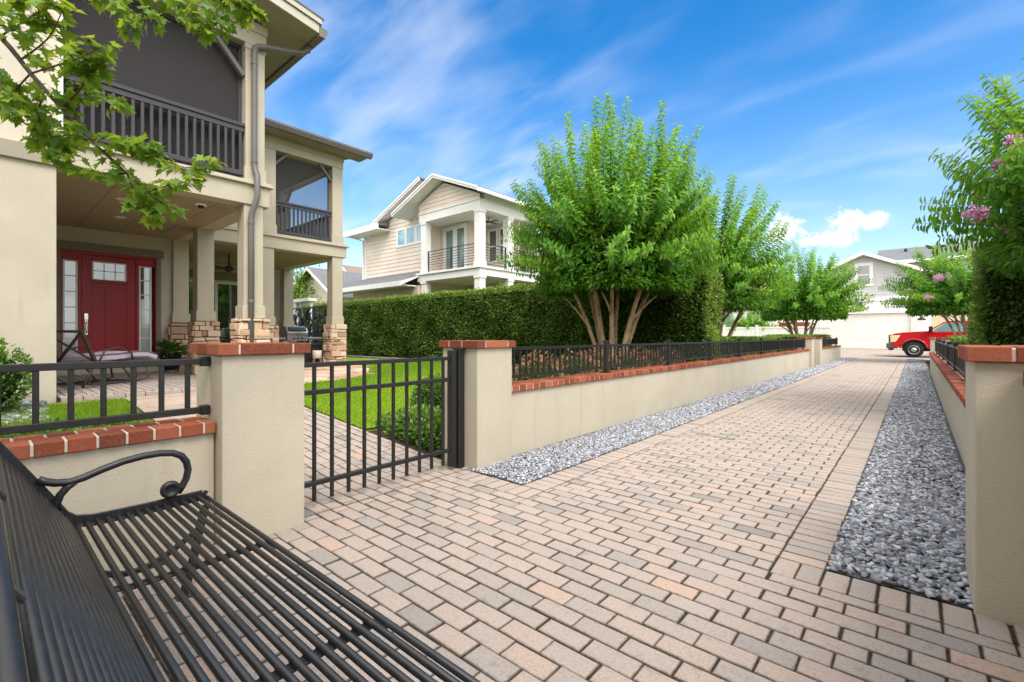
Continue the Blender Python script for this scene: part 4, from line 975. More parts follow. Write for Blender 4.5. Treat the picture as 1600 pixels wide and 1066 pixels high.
def gb(z): return min(XF-.02, PKX+(PKZ-z)/SL)
def gable(m):
    m.add([(-17.9, YF+.03, 6.96), (XF-.02, YF+.03, 6.96), (XF-.02, YF+.03, 7.18), (PKX, YF+.03, PKZ), (-17.9, YF+.03, 7.4)], [(0,1,2,3,4)])
    lap(m, 'y', YF+.02, lambda z: max(-17.9, ga(z)), gb, 6.97, 8.08, .19)
pt('gable_wall', 'siding', wh, gable)
def slab(m, pts, t, y0, y1):
    top = [(x, z+t) for x, z in reversed(pts)]; m.prism(list(pts)+top, 'y', y0, y1)
RP = [(-19.25, PKZ-3.1*SL+.08), (PKX, PKZ+.08), (-13.35, PKZ-2.8*SL+.08)]
pt('gable_roof', 'shingle', wh, lambda m: slab(m, [(x, z+.10) for x, z in RP], .08, YF-.55, 21))
pt('rake_fascia', 'white', wh, lambda m: (slab(m, RP, .13, YF-.60, YF-.551), slab(m, [(x, z+.10) for x, z in RP], .08, YF-.64, YF-.602)))
pt('roof_soffit', 'white', wh, lambda m: slab(m, [(x, z+.01) for x, z in RP], .08, YF-.548, 21))
pt('roof_gutter', 'white', wh, lambda m: m.box(-13.36, -13.24, YF-.58, 21, RP[2][1]-.04, RP[2][1]+.10))
# rear, larger gable and left wing
YW = 14.35
def backgable(m):
    m.add([(-21.7, YW+.01, 6.7), (-15.5, YW+.01, 6.7), (-15.5, YW+.01, 7.8), (-17.9, YW+.01, 8.45), (-21.7, YW+.01, 6.98)], [(0,1,2,3,4)])
    lap(m, 'y', YW, lambda z: max(-23.4, -17.9-(8.45-z)/.385) if z > 6.75 else -23.4, const(-17.88), 4.2, 8.3, .20)
pt('wing_wall', 'siding', wh, lambda m: (m.box(-23.4, -17.9, YW+.02, 21, .3, 6.7), m.box(-17.9, -15.6, 18.2, 21, .3, 7.0), m.box(-15.6, -14.1, 18.25, 21, .3, 6.6), backgable(m)))
pt('corner_board', 'white', wh, lambda m: (m.box(-23.45, -23.25, YW-.03, YW+.03, 4.2, 6.72), m.box(-18.02, -17.86, YW-.03, YW+.03, 4.2, 6.9)))
RB = [(-21.9, 7.0), (-17.9, 8.60), (-16.2, 7.92)]
pt('main_roof', 'shingle', wh, lambda m: (slab(m, [(x, z+.10) for x, z in RB], .08, YW-.45, 21), m.prism([(YW-.75, 6.98), (YW+3.6, 8.3), (YW+8, 6.98)], 'x', -24.1, -21)))
pt('rake_fascia', 'white', wh, lambda m: (slab(m, RB[:2], .13, YW-.50, YW-.452), slab(m, [(x, z+.1) for x, z in RB[:2]], .08, YW-.54, YW-.502)))
pt('roof_soffit', 'white', wh, lambda m: (m.box(-24.1, -20.9, YW-.75, YW+.02, 6.72, 6.76), slab(m, [(x, z+.01) for x, z in RB[:2]], .08, YW-.45, YW+.1)))
pt('roof_gutter', 'white', wh, lambda m: m.box(-24.2, -20.9, YW-.86, YW-.752, 6.70, 7.0))
pt('downspout', 'white', wh, lambda m: m.tube([(-23.9, YW-.80, 6.88), (-23.85, YW-.75, 6.72), (-23.45, YW-.08, 6.52), (-23.45, YW-.08, 4.3)], .05, 8))
for i in range(3):
    x = -20.25+.82*i; f = pt('window', 'white', wh, lambda m: (m.box(x-.12, x+.0, YW-.05, YW+.01, 5.75, 6.72), m.box(x+.58, x+.70, YW-.05, YW+.01, 5.75, 6.72), m.box(x, x+.58, YW-.05, YW+.01, 6.60, 6.72), m.box(x, x+.58, YW-.05, YW+.01, 5.75, 5.87)))
    pt('pane', 'glass_blue', f, lambda m: m.box(x, x+.58, YW-.03, YW+.0, 5.87, 6.60))
pt('lower_roof', 'shingle', wh, lambda m: (m.add([(-24.7, 12.9, 3.66), (-18.0, 12.9, 3.66), (-18.0, YW, 4.30), (-23.6, YW, 4.30), (-24.7, 12.9, 3.74), (-18.0, 12.9, 3.74), (-18.0, YW, 4.38), (-23.6, YW, 4.38), (-24.7, 18, 3.66), (-24.7, 18, 3.74)], [(0,1,2,3), (4,5,6,7), (0,1,5,4), (1,2,6,5), (4,7,9), (0,3,8)])))
pt('lower_fascia', 'white', wh, lambda m: (m.box(-24.75, -17.95, 12.82, 12.90, 3.52, 3.75), m.prism([(12.85, 3.55), (YF, 4.02), (YF, 4.07), (12.85, 3.74)], 'x', -17.98, -17.90), m.box(-24.7, -18, 12.9, 13.75, 3.55, 3.60)))
pt('lower_wall', 'beige', wh, lambda m: m.box(-23.6, -17.85, 13.75, YW+.02, .3, 3.6))
for x in (-20.9, -19.2): pt('lower_window', 'white_warm', wh, lambda m: m.box(x-.45, x+.45, 13.71, 13.76, 1.4, 2.95), .01)
# balcony back walls
pt('balcony_back_wall', 'siding', wh, lambda m: (m.box(-17.9, -15.9, 15.2, 15.3, 4.0, 6.7), m.box(-16.0, -15.9, 15.3, 16.7, 4.0, 6.7), m.box(-15.9, -14.0, 16.6, 16.7, 4.0, 6.7), lap(m, 'y', 15.2, const(-17.9), const(-15.91), 4.0, 6.7, .19), lap(m, 'y', 16.6, const(-15.9), const(-14.05), 4.0, 6.7, .19)))
pt('porch_back_wall', 'beige', wh, lambda m: m.box(-17.9, XF-.5, 17.0, 17.1, .3, 3.8))
DY = 15.12
dd = pt('balcony_door', 'white', wh, lambda m: (m.box(-17.62, -17.42, DY, DY+.06, 4.0, 6.5), m.box(-16.12, -15.95, DY, DY+.06, 4.0, 6.5), m.box(-17.42, -16.12, DY, DY+.06, 6.32, 6.5), m.box(-17.42, -16.12, DY+.01, DY+.06, 4.0, 4.2), m.box(-16.92, -16.62, DY+.01, DY+.06, 4.2, 6.32)))
for a in (-17.42, -16.62): pt('pane', 'glass_teal', dd, lambda m: m.box(a, a+.5, DY+.02, DY+.05, 4.2, 6.32))
for a in (-15.78, -15.08):
    f = pt('window', 'white', wh, lambda m: (m.box(a-.1, a, 16.50, 16.57, 4.75, 6.4), m.box(a+.44, a+.54, 16.50, 16.57, 4.75, 6.4), m.box(a, a+.44, 16.50, 16.57, 6.3, 6.4), m.box(a, a+.44, 16.50, 16.57, 4.75, 4.84), m.box(a, a+.44, 16.51, 16.57, 5.52, 5.58)))
    pt('pane', 'glass', f, lambda m: m.box(a, a+.44, 16.53, 16.56, 4.84, 6.3))
pt('ceiling_fan', 'black', wh, lambda m: (m.tube([(-14.75, 15.35, 6.62), (-14.75, 15.35, 6.4)], .02, 6), m.box(-15.3, -14.2, 15.29, 15.41, 6.38, 6.40), m.box(-14.81, -14.69, 14.8, 15.9, 6.40, 6.42)))
def hrail(a, b, ax):
    def f(m):
        for k in range(8):
            z = 4.30+.118*k; r = .016 if k == 7 else .011; z = z+.03 if k == 7 else z
            if ax == 'x': m.box(a, b, YF+.16-r, YF+.16+r, z-r, z+r)
            else: m.box(XF-.16-r, XF-.16+r, a, b, z-r, z+r)
        n = 2 if b-a < 1.6 else 3
        for i in range(n):
            p = a+.03+(b-a-.06)*i/(n-1)
            if ax == 'x': m.box(p-.022, p+.022, YF+.138, YF+.182, 4.17, 5.18)
            else: m.box(XF-.182, XF-.138, p-.022, p+.022, 4.17, 5.18)
    return f
pt('balcony_railing', 'black', wh, hrail(-17.4, -14.17, 'x'))
for a, b in ((14.22, 15.66), (16.04, 17.76), (18.14, 19.9)): pt('balcony_railing', 'black', wh, hrail(a, b, 'y'))

gh = thing('house', 'white garage house with pale grey gable at the end of the drive', 'house', (-2.8, 41, .3))
YG_ = 40
pt('front_wall', 'white', gh, lambda m: (m.box(-6.7, -5.1, YG_, 47, .25, 3.55), m.box(-.28, .72, YG_, 47, .25, 3.55), m.box(-5.1, -.28, YG_, 47, 2.72, 3.55)))
pt('pilaster', 'white', gh, lambda m: (m.box(-.28, -.05, YG_-.05, YG_, .25, 2.95), m.box(-5.33, -5.1, YG_-.05, YG_, .25, 2.95), m.box(-5.095, -.285, YG_-.05, YG_, 2.72, 2.95)), .01)
gd = pt('garage_door', 'white_warm', gh, lambda m: [m.box(-5.1, -.28, YG_+.10, YG_+.15, .30+.605*k+.006, .30+.605*(k+1)-.006) for k in range(4)], .012)
pt('door_panel', 'white_warm', gd, lambda m: [m.box(-5.0+.6*i, -4.5+.6*i, YG_+.09, YG_+.10, .38+.605*k, .82+.605*k) for i in range(8) for k in range(4)], .01)
pt('belt_trim', 'white', gh, lambda m: (m.box(-6.75, .78, YG_-.06, YG_+.02, 3.551, 3.80)), .01)
GX, GZ, GS = -2.75, 6.62, .46
def gwall(m):
    m.add([(-6.7, YG_+.03, 3.7), (.72, YG_+.03, 3.7), (.72, YG_+.03, GZ-(.72-GX)*GS), (GX, YG_+.03, GZ), (-6.7, YG_+.03, GZ-(GX+6.7)*GS)], [(0,1,2,3,4)])
    lap(m, 'y', YG_+.02, lambda z: max(-6.7, GX-(GZ-z)/GS), lambda z: min(.72, GX+(GZ-z)/GS), 3.80, 6.6, .20)
pt('gable_wall', 'siding_grey', gh, gwall)
RG = [(-7.3, GZ-4.55*GS+.1), (GX, GZ+.1), (1.3, GZ-4.05*GS+.1)]
pt('gable_roof', 'shingle', gh, lambda m: slab(m, [(x, z+.12) for x, z in RG], .09, YG_-.5, 48))
pt('rake_fascia', 'white', gh, lambda m: slab(m, RG, .22, YG_-.56, YG_-.501)); pt('roof_soffit', 'white', gh, lambda m: slab(m, [(x, z+.02) for x, z in RG], .08, YG_-.5, 48))
f = pt('window', 'white', gh, lambda m: (m.box(-3.25, -3.05, YG_-.05, YG_+.02, 4.6, 6.2), m.box(-2.42, -2.22, YG_-.05, YG_+.02, 4.6, 6.2), m.box(-3.05, -2.42, YG_-.05, YG_+.02, 6.0, 6.2), m.box(-3.05, -2.42, YG_-.05, YG_+.02, 4.6, 4.76), m.box(-3.05, -2.42, YG_-.03, YG_+.02, 5.36, 5.42)))
pt('pane', 'glass', f, lambda m: m.box(-3.05, -2.42, YG_-.02, YG_+.01, 4.76, 6.0))
pt('rear_roof', 'shingle', gh, lambda m: m.add([(-2.5, 46, 6.85), (6, 46, 6.85), (6, 50, 8.3), (-2.4, 50, 8.3), (-2.5, 46, 6.95), (6, 46, 6.95), (6, 50, 8.4), (-2.4, 50, 8.4)], [(0,1,2,3), (4,5,6,7), (0,1,5,4), (3,0,4,7), (1,2,6,5)]))
pt('rear_wall', 'siding_grey', gh, lambda m: (m.box(-2.2, 6, 46.4, 52, 3, 6.84))); pt('rear_fascia', 'white', gh, lambda m: m.box(-2.5, 6, 45.93, 45.995, 6.70, 6.94))
pt('roof_vent', 'black', gh, lambda m: m.box(-.75, -.55, 48.6, 48.8, 7.7, 8.15))
pt('side_wall', 'beige', gh, lambda m: m.box(.8, 9, 44, 50, .2, 3.6), label='tan side wing seen right of the garage')
def wlamp(x, z, label):
    t = thing('wall_lamp', label, 'lamp', (x, YG_, z), 'black barn lamps on the garage')
    y = YG_-.06 if z > 3 else YG_
    pt('lamp_arm', 'black', t, lambda m: m.tube([(x, y, z+.22), (x, y-.20, z+.36), (x, y-.34, z+.30), (x, y-.36, z+.20)], .022, 8))
    pt('lamp_shade', 'black', t, lambda m: m.lathe([(.05, z+.20), (.08, z+.12), (.24, z-.06), (.23, z-.07), (.06, z+.10)], (x, y-.36, 0), 18, caps=False), smooth=True)
wlamp(.25, 2.28, 'black barn lamp beside the garage door near the red truck'); wlamp(-2.83, 3.18, 'black barn lamp above the middle of the garage door')

sh = thing('house', 'small low white house with grey roof behind the white vinyl fence', 'house', (-12, 40, .2))
pt('wall', 'white', sh, lambda m: (m.box(-18, -10.2, 38.4, 44, .2, 3.4), m.box(-10.2, -7.2, 39.2, 44, .2, 3.4), m.prism([(-10.2, 3.3), (-7.2, 3.3), (-7.2, 3.9), (-8.7, 4.75), (-10.2, 3.9)], 'y', 39.2, 44)))
pt('roof', 'shingle', sh, lambda m: m.prism([(38.0, 3.35), (41, 4.5), (44, 3.35)], 'x', -18.4, -9.9)); pt('roof_fascia', 'white', sh, lambda m: (m.box(-18.4, -9.9, 37.92, 38.0, 3.22, 3.42), m.bar((-10.6, 38.9, 3.55), (-8.7, 38.9, 4.85), .5, .12), m.bar((-6.8, 38.9, 3.55), (-8.7, 38.9, 4.85), .5, .12)))
for x in (-11.7, -9.9): pt('window', 'glass_teal', sh, lambda m: m.box(x, x+.8, 38.36 if x < -10.2 else 39.16, 39.3, 1.8, 2.9))
pt('porch_column', 'white', sh, lambda m: m.box(-10.6, -10.3, 38.1, 38.4, .2, 3.3))
th_ = thing('house', 'distant cream house with brown roof left of the peach sided house', 'house', (-43, 24, .2))
pt('wall', 'white_warm', th_, lambda m: (m.box(-48, -40.5, 25, 33, .2, 5.2), m.prism([(-48, 5.2), (-40.5, 5.2), (-44.2, 8.0)], 'y', 25, 33)))
pt('roof', 'shingle_brown', th_, lambda m: slab(m, [(-48.6, 5.0), (-44.2, 8.2), (-39.6, 5.0)], .25, 24.5, 33.5)); pt('fascia', 'white_warm', th_, lambda m: slab(m, [(-48.6, 4.9), (-44.2, 8.1), (-39.6, 4.9)], .25, 24.4, 24.49))
pt('solar_panel', 'glass', th_, lambda m: m.add([(-42.6, 27, 7.42), (-42.6, 30, 7.42), (-41.4, 30, 6.58), (-41.4, 27, 6.58)], [(0,1,2,3)]))
nb = thing('house', 'tan house gable seen through the patio behind the dark privacy screens', 'house', (-30, 14, .3))
pt('wall', 'siding', nb, lambda m: (m.box(-33, -27, 14.6, 22, .3, 3.6), m.prism([(-33, 3.6), (-27, 3.6), (-30, 5.4)], 'y', 14.6, 22)))
pt('roof', 'shingle', nb, lambda m: slab(m, [(-33.5, 3.45), (-30, 5.55), (-26.5, 3.45)], .15, 14.2, 22.3)); pt('fascia', 'white_warm', nb, lambda m: slab(m, [(-33.5, 3.4), (-30, 5.5), (-26.5, 3.4)], .16, 14.12, 14.19))

# white vinyl fence, brick pier
t = thing('vinyl_fence', 'white vinyl panel fence in front of the small white house', 'fence', (-9, 34, .1))
for i in range(6):
    x = -16.2+2.05*i; pt('fence_panel', 'white', t, lambda m: (m.box(x, x+2.0, 33.97, 34.03, .15, 1.72), [m.box(x+.25*k-.006, x+.25*k+.006, 33.955, 33.97, .2, 1.66) for k in range(1, 8)], m.box(x, x+2.0, 33.95, 34.05, 1.68, 1.80)))
    pt('fence_post', 'white', t, lambda m: (m.box(x-.07, x+.05, 33.93, 34.07, .05, 1.86), m.box(x-.09, x+.07, 33.91, 34.09, 1.861, 1.92)), .01)
t = thing('brick_wall', 'low red brick wall behind the far left flowering tree', 'wall', (-6.3, 36, .1))
pt('wall_body', 'brick', t, lambda m: [m.box(-7.2+.23*i+(.11 if r % 2 else 0), -7.2+.23*i+.22+(.11 if r % 2 else 0), 36, 36.22, .1+.075*r, .1+.075*r+.07) for r in range(27) for i in range(8)])

# privacy screens behind the patio
for i, (x, lab) in enumerate(((-20.7, 'black cut-out privacy panel nearest the house wall with white showing through'), (-19.5, 'middle black cut-out privacy panel in front of the hedge behind the grill'), (-18.3, 'right black cut-out privacy panel behind the patio corner column'))):
    t = thing('privacy_screen', lab, 'screen', (x, 9.2, .36), 'black cut-out privacy panels')
    pt('panel_frame', 'black', t, lambda m: (m.box(x-.57, x-.52, 9.18, 9.23, .36, 2.42), m.box(x+.52, x+.57, 9.18, 9.23, .36, 2.42), m.box(x-.52, x+.52, 9.18, 9.23, 2.36, 2.42), m.box(x-.52, x+.52, 9.18, 9.23, .45, .51)))
    def fret(m):
        r2 = random.Random(5+i)
        for k in range(70):
            a, b = r2.uniform(x-.5, x+.5), r2.uniform(.55, 2.3); ang = r2.uniform(0, PI); L = r2.uniform(.12, .28)
            p, q = Vector((a-L*math.cos(ang), 9.205, b-L*math.sin(ang))), Vector((a+L*math.cos(ang), 9.205, b+L*math.sin(ang)))
            p.x, q.x = max(x-.52, min(x+.52, p.x)), max(x-.52, min(x+.52, q.x)); p.z, q.z = max(.5, min(2.37, p.z)), max(.5, min(2.37, q.z)); m.bar(p, q, .008, .055, up=(0, 1, 0))
    pt('panel_fretwork', 'black', t, fret)
t = thing('white_canopy', 'white flat canopy edge showing above the black privacy panels', 'canopy', (-22, 9.8, .3))
pt('canopy_roof', 'white', t, lambda m: m.box(-24.5, -20.2, 9.6, 10.0, 2.74, 2.88)); pt('canopy_wall', 'white', t, lambda m: m.box(-24.5, -21.6, 9.7, 9.8, .3, 2.74))
for x in (-21.3, -20.35): pt('canopy_post', 'white', t, lambda m: m.box(x-.05, x+.05, 9.75, 9.85, .3, 2.74))

# ================================================================== RED TRUCK
TY = 33.9
tr = thing('pickup_truck', 'red pickup truck parked across the far end of the drive', 'truck', (2.0, TY+1, 0))
def sect(m, prof, y0, y1, tuck=.0):
    m.prism(prof, 'y', y0, y1)
ARCH = [(-.107+.56*math.cos(a), .44+.56*math.sin(a)) for a in [PI-(PI*i/14) for i in range(15)]]
ARCH2 = [(3.75+.56*math.cos(a), .44+.56*math.sin(a)) for a in [PI-(PI*i/14) for i in range(15)]]
body = [(-1.06, .66), (-.70, .52)] + [p for p in ARCH if p[1] > .5] + [(.55, .48), (3.1, .48)] + [p for p in ARCH2 if p[1] > .5] + [(4.6, .55), (4.95, .6), (4.97, 1.35), (2.95, 1.37), (2.93, 1.40), (.72, 1.42), (.40, 1.46), (-.55, 1.40), (-.95, 1.33), (-1.08, 1.22)]
pt('truck_body', 'truck_red', tr, lambda m: (m.prism(body, 'y', TY, TY+1.98)), .05, seg=3)
cab = [(.42, 1.42), (1.08, 1.94), (1.30, 2.0), (2.55, 2.0), (2.80, 1.94), (2.93, 1.40)]
pt('truck_cab', 'truck_red', tr, lambda m: (m.prism([(1.08, 1.94), (1.30, 2.0), (2.55, 2.0), (2.80, 1.94), (2.7, 1.90), (1.2, 1.90)], 'y', TY+.10, TY+1.88), m.bar((.45, TY+.12, 1.42), (1.14, TY+.14, 1.93), .07, .06), m.bar((.45, TY+1.86, 1.42), (1.14, TY+1.84, 1.93), .07, .06), m.bar((1.95, TY+.12, 1.40), (1.95, TY+.14, 1.92), .07, .12, up=(1, 0, 0)), m.bar((2.9, TY+.12, 1.40), (2.72, TY+.14, 1.93), .07, .16, up=(1, 0, 0))), .01)
pt('windscreen', 'glass_teal', tr, lambda m: m.add([(.44, TY+.18, 1.43), (.44, TY+1.8, 1.43), (1.12, TY+1.78, 1.91), (1.12, TY+.20, 1.91)], [(0,1,2,3)]))
pt('side_window', 'glass_blue', tr, lambda m: m.prism([(.62, 1.43), (1.16, 1.89), (1.90, 1.90), (1.90, 1.43)], 'y', TY+.115, TY+.13))
pt('side_window', 'glass', tr, lambda m: m.prism([(2.0, 1.43), (2.0, 1.90), (2.68, 1.90), (2.80, 1.43)], 'y', TY+.115, TY+.13))
pt('cabin_inside', 'black', tr, lambda m: m.box(.9, 2.8, TY+.2, TY+1.8, 1.42, 1.6))
pt('bumper', 'truck_grey', tr, lambda m: (m.box(-1.30, -.78, TY+.02, TY+1.96, .50, .80), m.box(-1.22, -1.0, TY+.2, TY+1.78, .38, .52)), .06, seg=3)
pt('grille', 'truck_grey', tr, lambda m: (m.box(-1.20, -1.05, TY+.28, TY+1.7, .82, 1.27), [m.box(-1.22, -1.19, TY+.3, TY+1.68, .88+.12*k, .93+.12*k) for k in range(3)]), .02)
pt('headlight', 'lamp_lens', tr, lambda m: m.prism([(-1.12, .84), (-1.12, 1.22), (-.66, 1.25), (-.78, 1.02), (-.88, .86)], 'y', TY-.012, TY+.30), .02)
pt('headlight', 'lamp_lens', tr, lambda m: m.box(-1.14, -1.0, TY+1.70, TY+1.98, .84, 1.22), .02)
for wx in (-.62, 3.22): pt('wheel_arch', 'tyre', tr, lambda m: m.box(wx, wx+1.02, TY+.06, TY+1.9, .50, .98))
pt('fender_lip', 'truck_red', tr, lambda m: m.tube([(x, TY-.012, z) for x, z in [(-.107+.575*math.cos(a), .44+.575*math.sin(a)) for a in [PI*.97-(PI*.94*i/16) for i in range(17)]]], .035, 8), smooth=True)
pt('side_mirror', 'black', tr, lambda m: (m.box(.50, .66, TY-.26, TY-.02, 1.42, 1.72), m.bar((.62, TY+.12, 1.45), (.6, TY-.05, 1.5), .05, .05)), .03, seg=2)
pt('door_handle', 'truck_grey', tr, lambda m: m.box(1.72, 1.88, TY-.02, TY+.0, 1.20, 1.24), .006)
pt('door_seam', 'black', tr, lambda m: (m.box(.515, .523, TY-.001, TY+.004, .56, 1.41), m.box(1.94, 1.948, TY-.001, TY+.004, .56, 1.41)))
for wx in (-.107, 3.75):
    for wy in (TY+.0, TY+1.70):
        w = pt('wheel', 'tyre', tr, lambda m: m.lathe([(.20, .0), (.40, -.005), (.42, .03), (.425, .13), (.42, .24), (.40, .27), (.2, .27)], (wx, wy, .425), 32, 'y'), smooth=True)
        pt('rim', 'steel', w, lambda m: m.lathe([(.235, .012), (.245, -.012), (.225, -.014), (.205, .03), (.15, .035), (.12, -.005), (.085, -.02), (.08, -.035), (.01, -.035)], (wx, wy, .425), 28, 'y', caps=False), smooth=True)
        for k in range(8): a = k*PI/4; pt('rim_hole', 'tyre', w, lambda m: m.lathe([(.028, .034), (.026, .020), (.001, .019)], (wx+.175*math.cos(a), wy, .425+.175*math.sin(a)), 8, 'y', caps=False))
pt('hub_floor', 'tyre', tr, lambda m: m.box(-.6, 4.4, TY+.4, TY+1.5, .35, .6))

# ================================================================== VEGETATION
def hedge(label, x0, x1, y0, y1, ztop, n_face, mat, leaf=.075, group='tall clipped hedges', lime_end=None, zf=gz, core='hedge_core', end_n=2500, gaps=0.0, face='y-', extra_lime=.5):
    t = thing('hedge', label, 'hedge', ((x0+x1)/2, (y0+y1)/2, zf((x0+x1)/2)), group)
    mb = MB(); k = .10; nx, nz = max(2, int((x1-x0)/.5)), 6
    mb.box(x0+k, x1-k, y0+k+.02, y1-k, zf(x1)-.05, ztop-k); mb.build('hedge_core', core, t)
    P, D, T = [], [], []
    def scatter(n, f, nrm, lime):
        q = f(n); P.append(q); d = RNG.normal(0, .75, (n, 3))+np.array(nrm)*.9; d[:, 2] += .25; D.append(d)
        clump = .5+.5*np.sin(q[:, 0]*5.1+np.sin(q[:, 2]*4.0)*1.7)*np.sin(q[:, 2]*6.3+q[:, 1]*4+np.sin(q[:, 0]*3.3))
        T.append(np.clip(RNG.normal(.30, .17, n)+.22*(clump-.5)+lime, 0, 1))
    zb = lambda x: np.array([zf(a) for a in x]) if callable(zf) else 0
    wob = lambda a, b: .035*np.sin(a*2.1+b*3.7)+.03*np.sin(a*5.3-b*2.2)
    def front(n):
        x = RNG.uniform(x0, x1, n); u = RNG.uniform(0, 1, n); z0 = zb(x); z = z0+u*(ztop-z0); y = y0+np.abs(RNG.normal(0, .06, n))+wob(x, z)*1.4-RNG.exponential(.016, n)
        return np.stack([x, y, z], 1)
    def top(n):
        x, y = RNG.uniform(x0, x1, n), RNG.uniform(y0, y1, n); return np.stack([x, y, ztop-np.abs(RNG.normal(0, .05, n))+wob(x, y)*.7+.02+RNG.exponential(.022, n)], 1)
    def endx(xe, s):
        def f(n):
            y = RNG.uniform(y0, y1, n); z = zf(xe)+RNG.uniform(0, 1, n)*(ztop-zf(xe)); return np.stack([xe-s*np.abs(RNG.normal(0, .06, n))+wob(y, z), y, z], 1)
        return f
    scatter(n_face, front, (0, -1, .2), 0)
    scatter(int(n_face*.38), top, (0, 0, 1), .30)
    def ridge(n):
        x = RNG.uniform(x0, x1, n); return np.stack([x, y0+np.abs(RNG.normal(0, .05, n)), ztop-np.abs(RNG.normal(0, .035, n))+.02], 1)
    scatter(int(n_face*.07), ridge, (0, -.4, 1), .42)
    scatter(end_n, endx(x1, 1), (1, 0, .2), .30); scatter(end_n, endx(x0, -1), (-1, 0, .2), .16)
    P, D, T = np.concatenate(P), np.concatenate(D), np.concatenate(T)
    if gaps:
        keep = RNG.random(len(P)) > gaps*(.5+.5*np.sin(P[:, 0]*7.5))*(P[:, 2] < ztop-.4); P, D, T = P[keep], D[keep], T[keep]
    n = len(P); U = RNG.normal(0, .5, (n, 3))+np.array([0, -.4, .9]); L = leaf*RNG.uniform(.7, 1.3, n); V, F = quad_leaf(P, D, U, L, L*.55, .2)
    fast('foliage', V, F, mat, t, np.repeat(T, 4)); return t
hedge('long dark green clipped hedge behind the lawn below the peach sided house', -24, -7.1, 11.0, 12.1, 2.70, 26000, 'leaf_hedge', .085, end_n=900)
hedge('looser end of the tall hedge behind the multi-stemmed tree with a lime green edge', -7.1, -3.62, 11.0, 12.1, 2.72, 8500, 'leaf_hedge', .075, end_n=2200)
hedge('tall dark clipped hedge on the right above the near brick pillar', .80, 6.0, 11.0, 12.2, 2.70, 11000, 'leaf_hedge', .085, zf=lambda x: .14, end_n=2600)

def shrub(name, label, c, r, n, mat, leaf, cat='shrub', group=None, tint=(.4, .2), flat=1.0, core=True, upw=.3):
    t = thing(name, label, cat, (c[0], c[1], c[2]-r[2]), group)
    if core:
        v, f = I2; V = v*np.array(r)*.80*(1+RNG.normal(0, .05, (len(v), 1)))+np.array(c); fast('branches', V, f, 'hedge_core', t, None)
    d = unit(RNG.normal(0, 1, (n, 3))); rad = 1-np.abs(RNG.normal(0, .13, n)); lump = 1+.08*np.sin(d[:, 0]*5+d[:, 2]*3)+.07*np.sin(d[:, 1]*6-d[:, 0]*4)
    P = d*np.array(r)*(rad*lump)[:, None]+np.array(c); P[:, 2] = np.maximum(P[:, 2], c[2]-r[2]+.02)
    D = d*.8+RNG.normal(0, .6, (n, 3)); D[:, 2] += upw; U = RNG.normal(0, .5, (n, 3))+np.array([0, -.2, 1]); L = leaf*RNG.uniform(.7, 1.3, n)
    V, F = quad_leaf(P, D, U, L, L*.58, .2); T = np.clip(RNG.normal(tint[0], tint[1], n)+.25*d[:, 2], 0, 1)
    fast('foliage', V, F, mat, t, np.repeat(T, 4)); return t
shrub('boxwood', 'rounded green shrub in front of the cream wall at the left picture edge', (-7.75, .02, .73), (.42, .44, .43), 2600, 'leaf_box', .05, tint=(.6, .25))
shrub('boxwood', 'round clipped green shrub just inside the gate beside the hinge post', (-4.72, 3.92, .36), (.31, .31, .31), 2600, 'leaf_box', .042)
shrub('low_shrub', 'spreading low glossy shrub along the brick path inside the gate', (-4.15, 3.42, .14), (.85, .40, .20), 2600, 'leaf_box', .058, tint=(.5, .22), core=True)
shrub('low_shrub', 'narrow end of the low planting at the pillar inside the gate', (-3.62, 3.25, .16), (.30, .26, .22), 800, 'leaf_box', .055, tint=(.45, .22))
def cover(name, label, x0, x1, y0, y1, h, n, mat, leaf, tint, zf, kind='stuff', cat='ground cover'):
    x, y = RNG.uniform(x0, x1, n), RNG.uniform(y0, y1, n); z0 = np.array([zf(a) for a in x]); hh = h*(.65+.35*np.sin(x*4.1+y*2.7)*np.sin(y*5.3-x)); z = z0+RNG.uniform(.15, 1, n)**.6*hh
    D = RNG.normal(0, .7, (n, 3)); D[:, 2] += .5; U = RNG.normal(0, .5, (n, 3))+np.array([0, 0, 1]); L = leaf*RNG.uniform(.7, 1.3, n); V, F = quad_leaf(np.stack([x, y, z], 1), D, U, L, L*.6, .2)
    o = fast(name, V, F, mat, None, np.repeat(np.clip(RNG.normal(tint[0], tint[1], n), 0, 1), 4)); setting(o, kind, label, cat); return o
cover('ground_cover', 'dark green leafy ground cover behind the bench wall', -6.5, -4.2, -3.0, 1.12, .14, 13000, 'leaf_box', .06, (.5, .22), gz)
n = 1500; c = np.stack([RNG.uniform(-8.36, -7.05, n), RNG.uniform(-1.6, .55, n), np.zeros(n)], 1); c[:, 2] = gza(c[:, 0])+.012
V, F, T = stones(c, .034*RNG.uniform(.6, 1.3, n), I1, .14); setting(fast('landscape_stone', V, F, 'pebble_pale', None, T), 'stuff', 'pale stones around the rounded shrub by the house wall', 'stones')
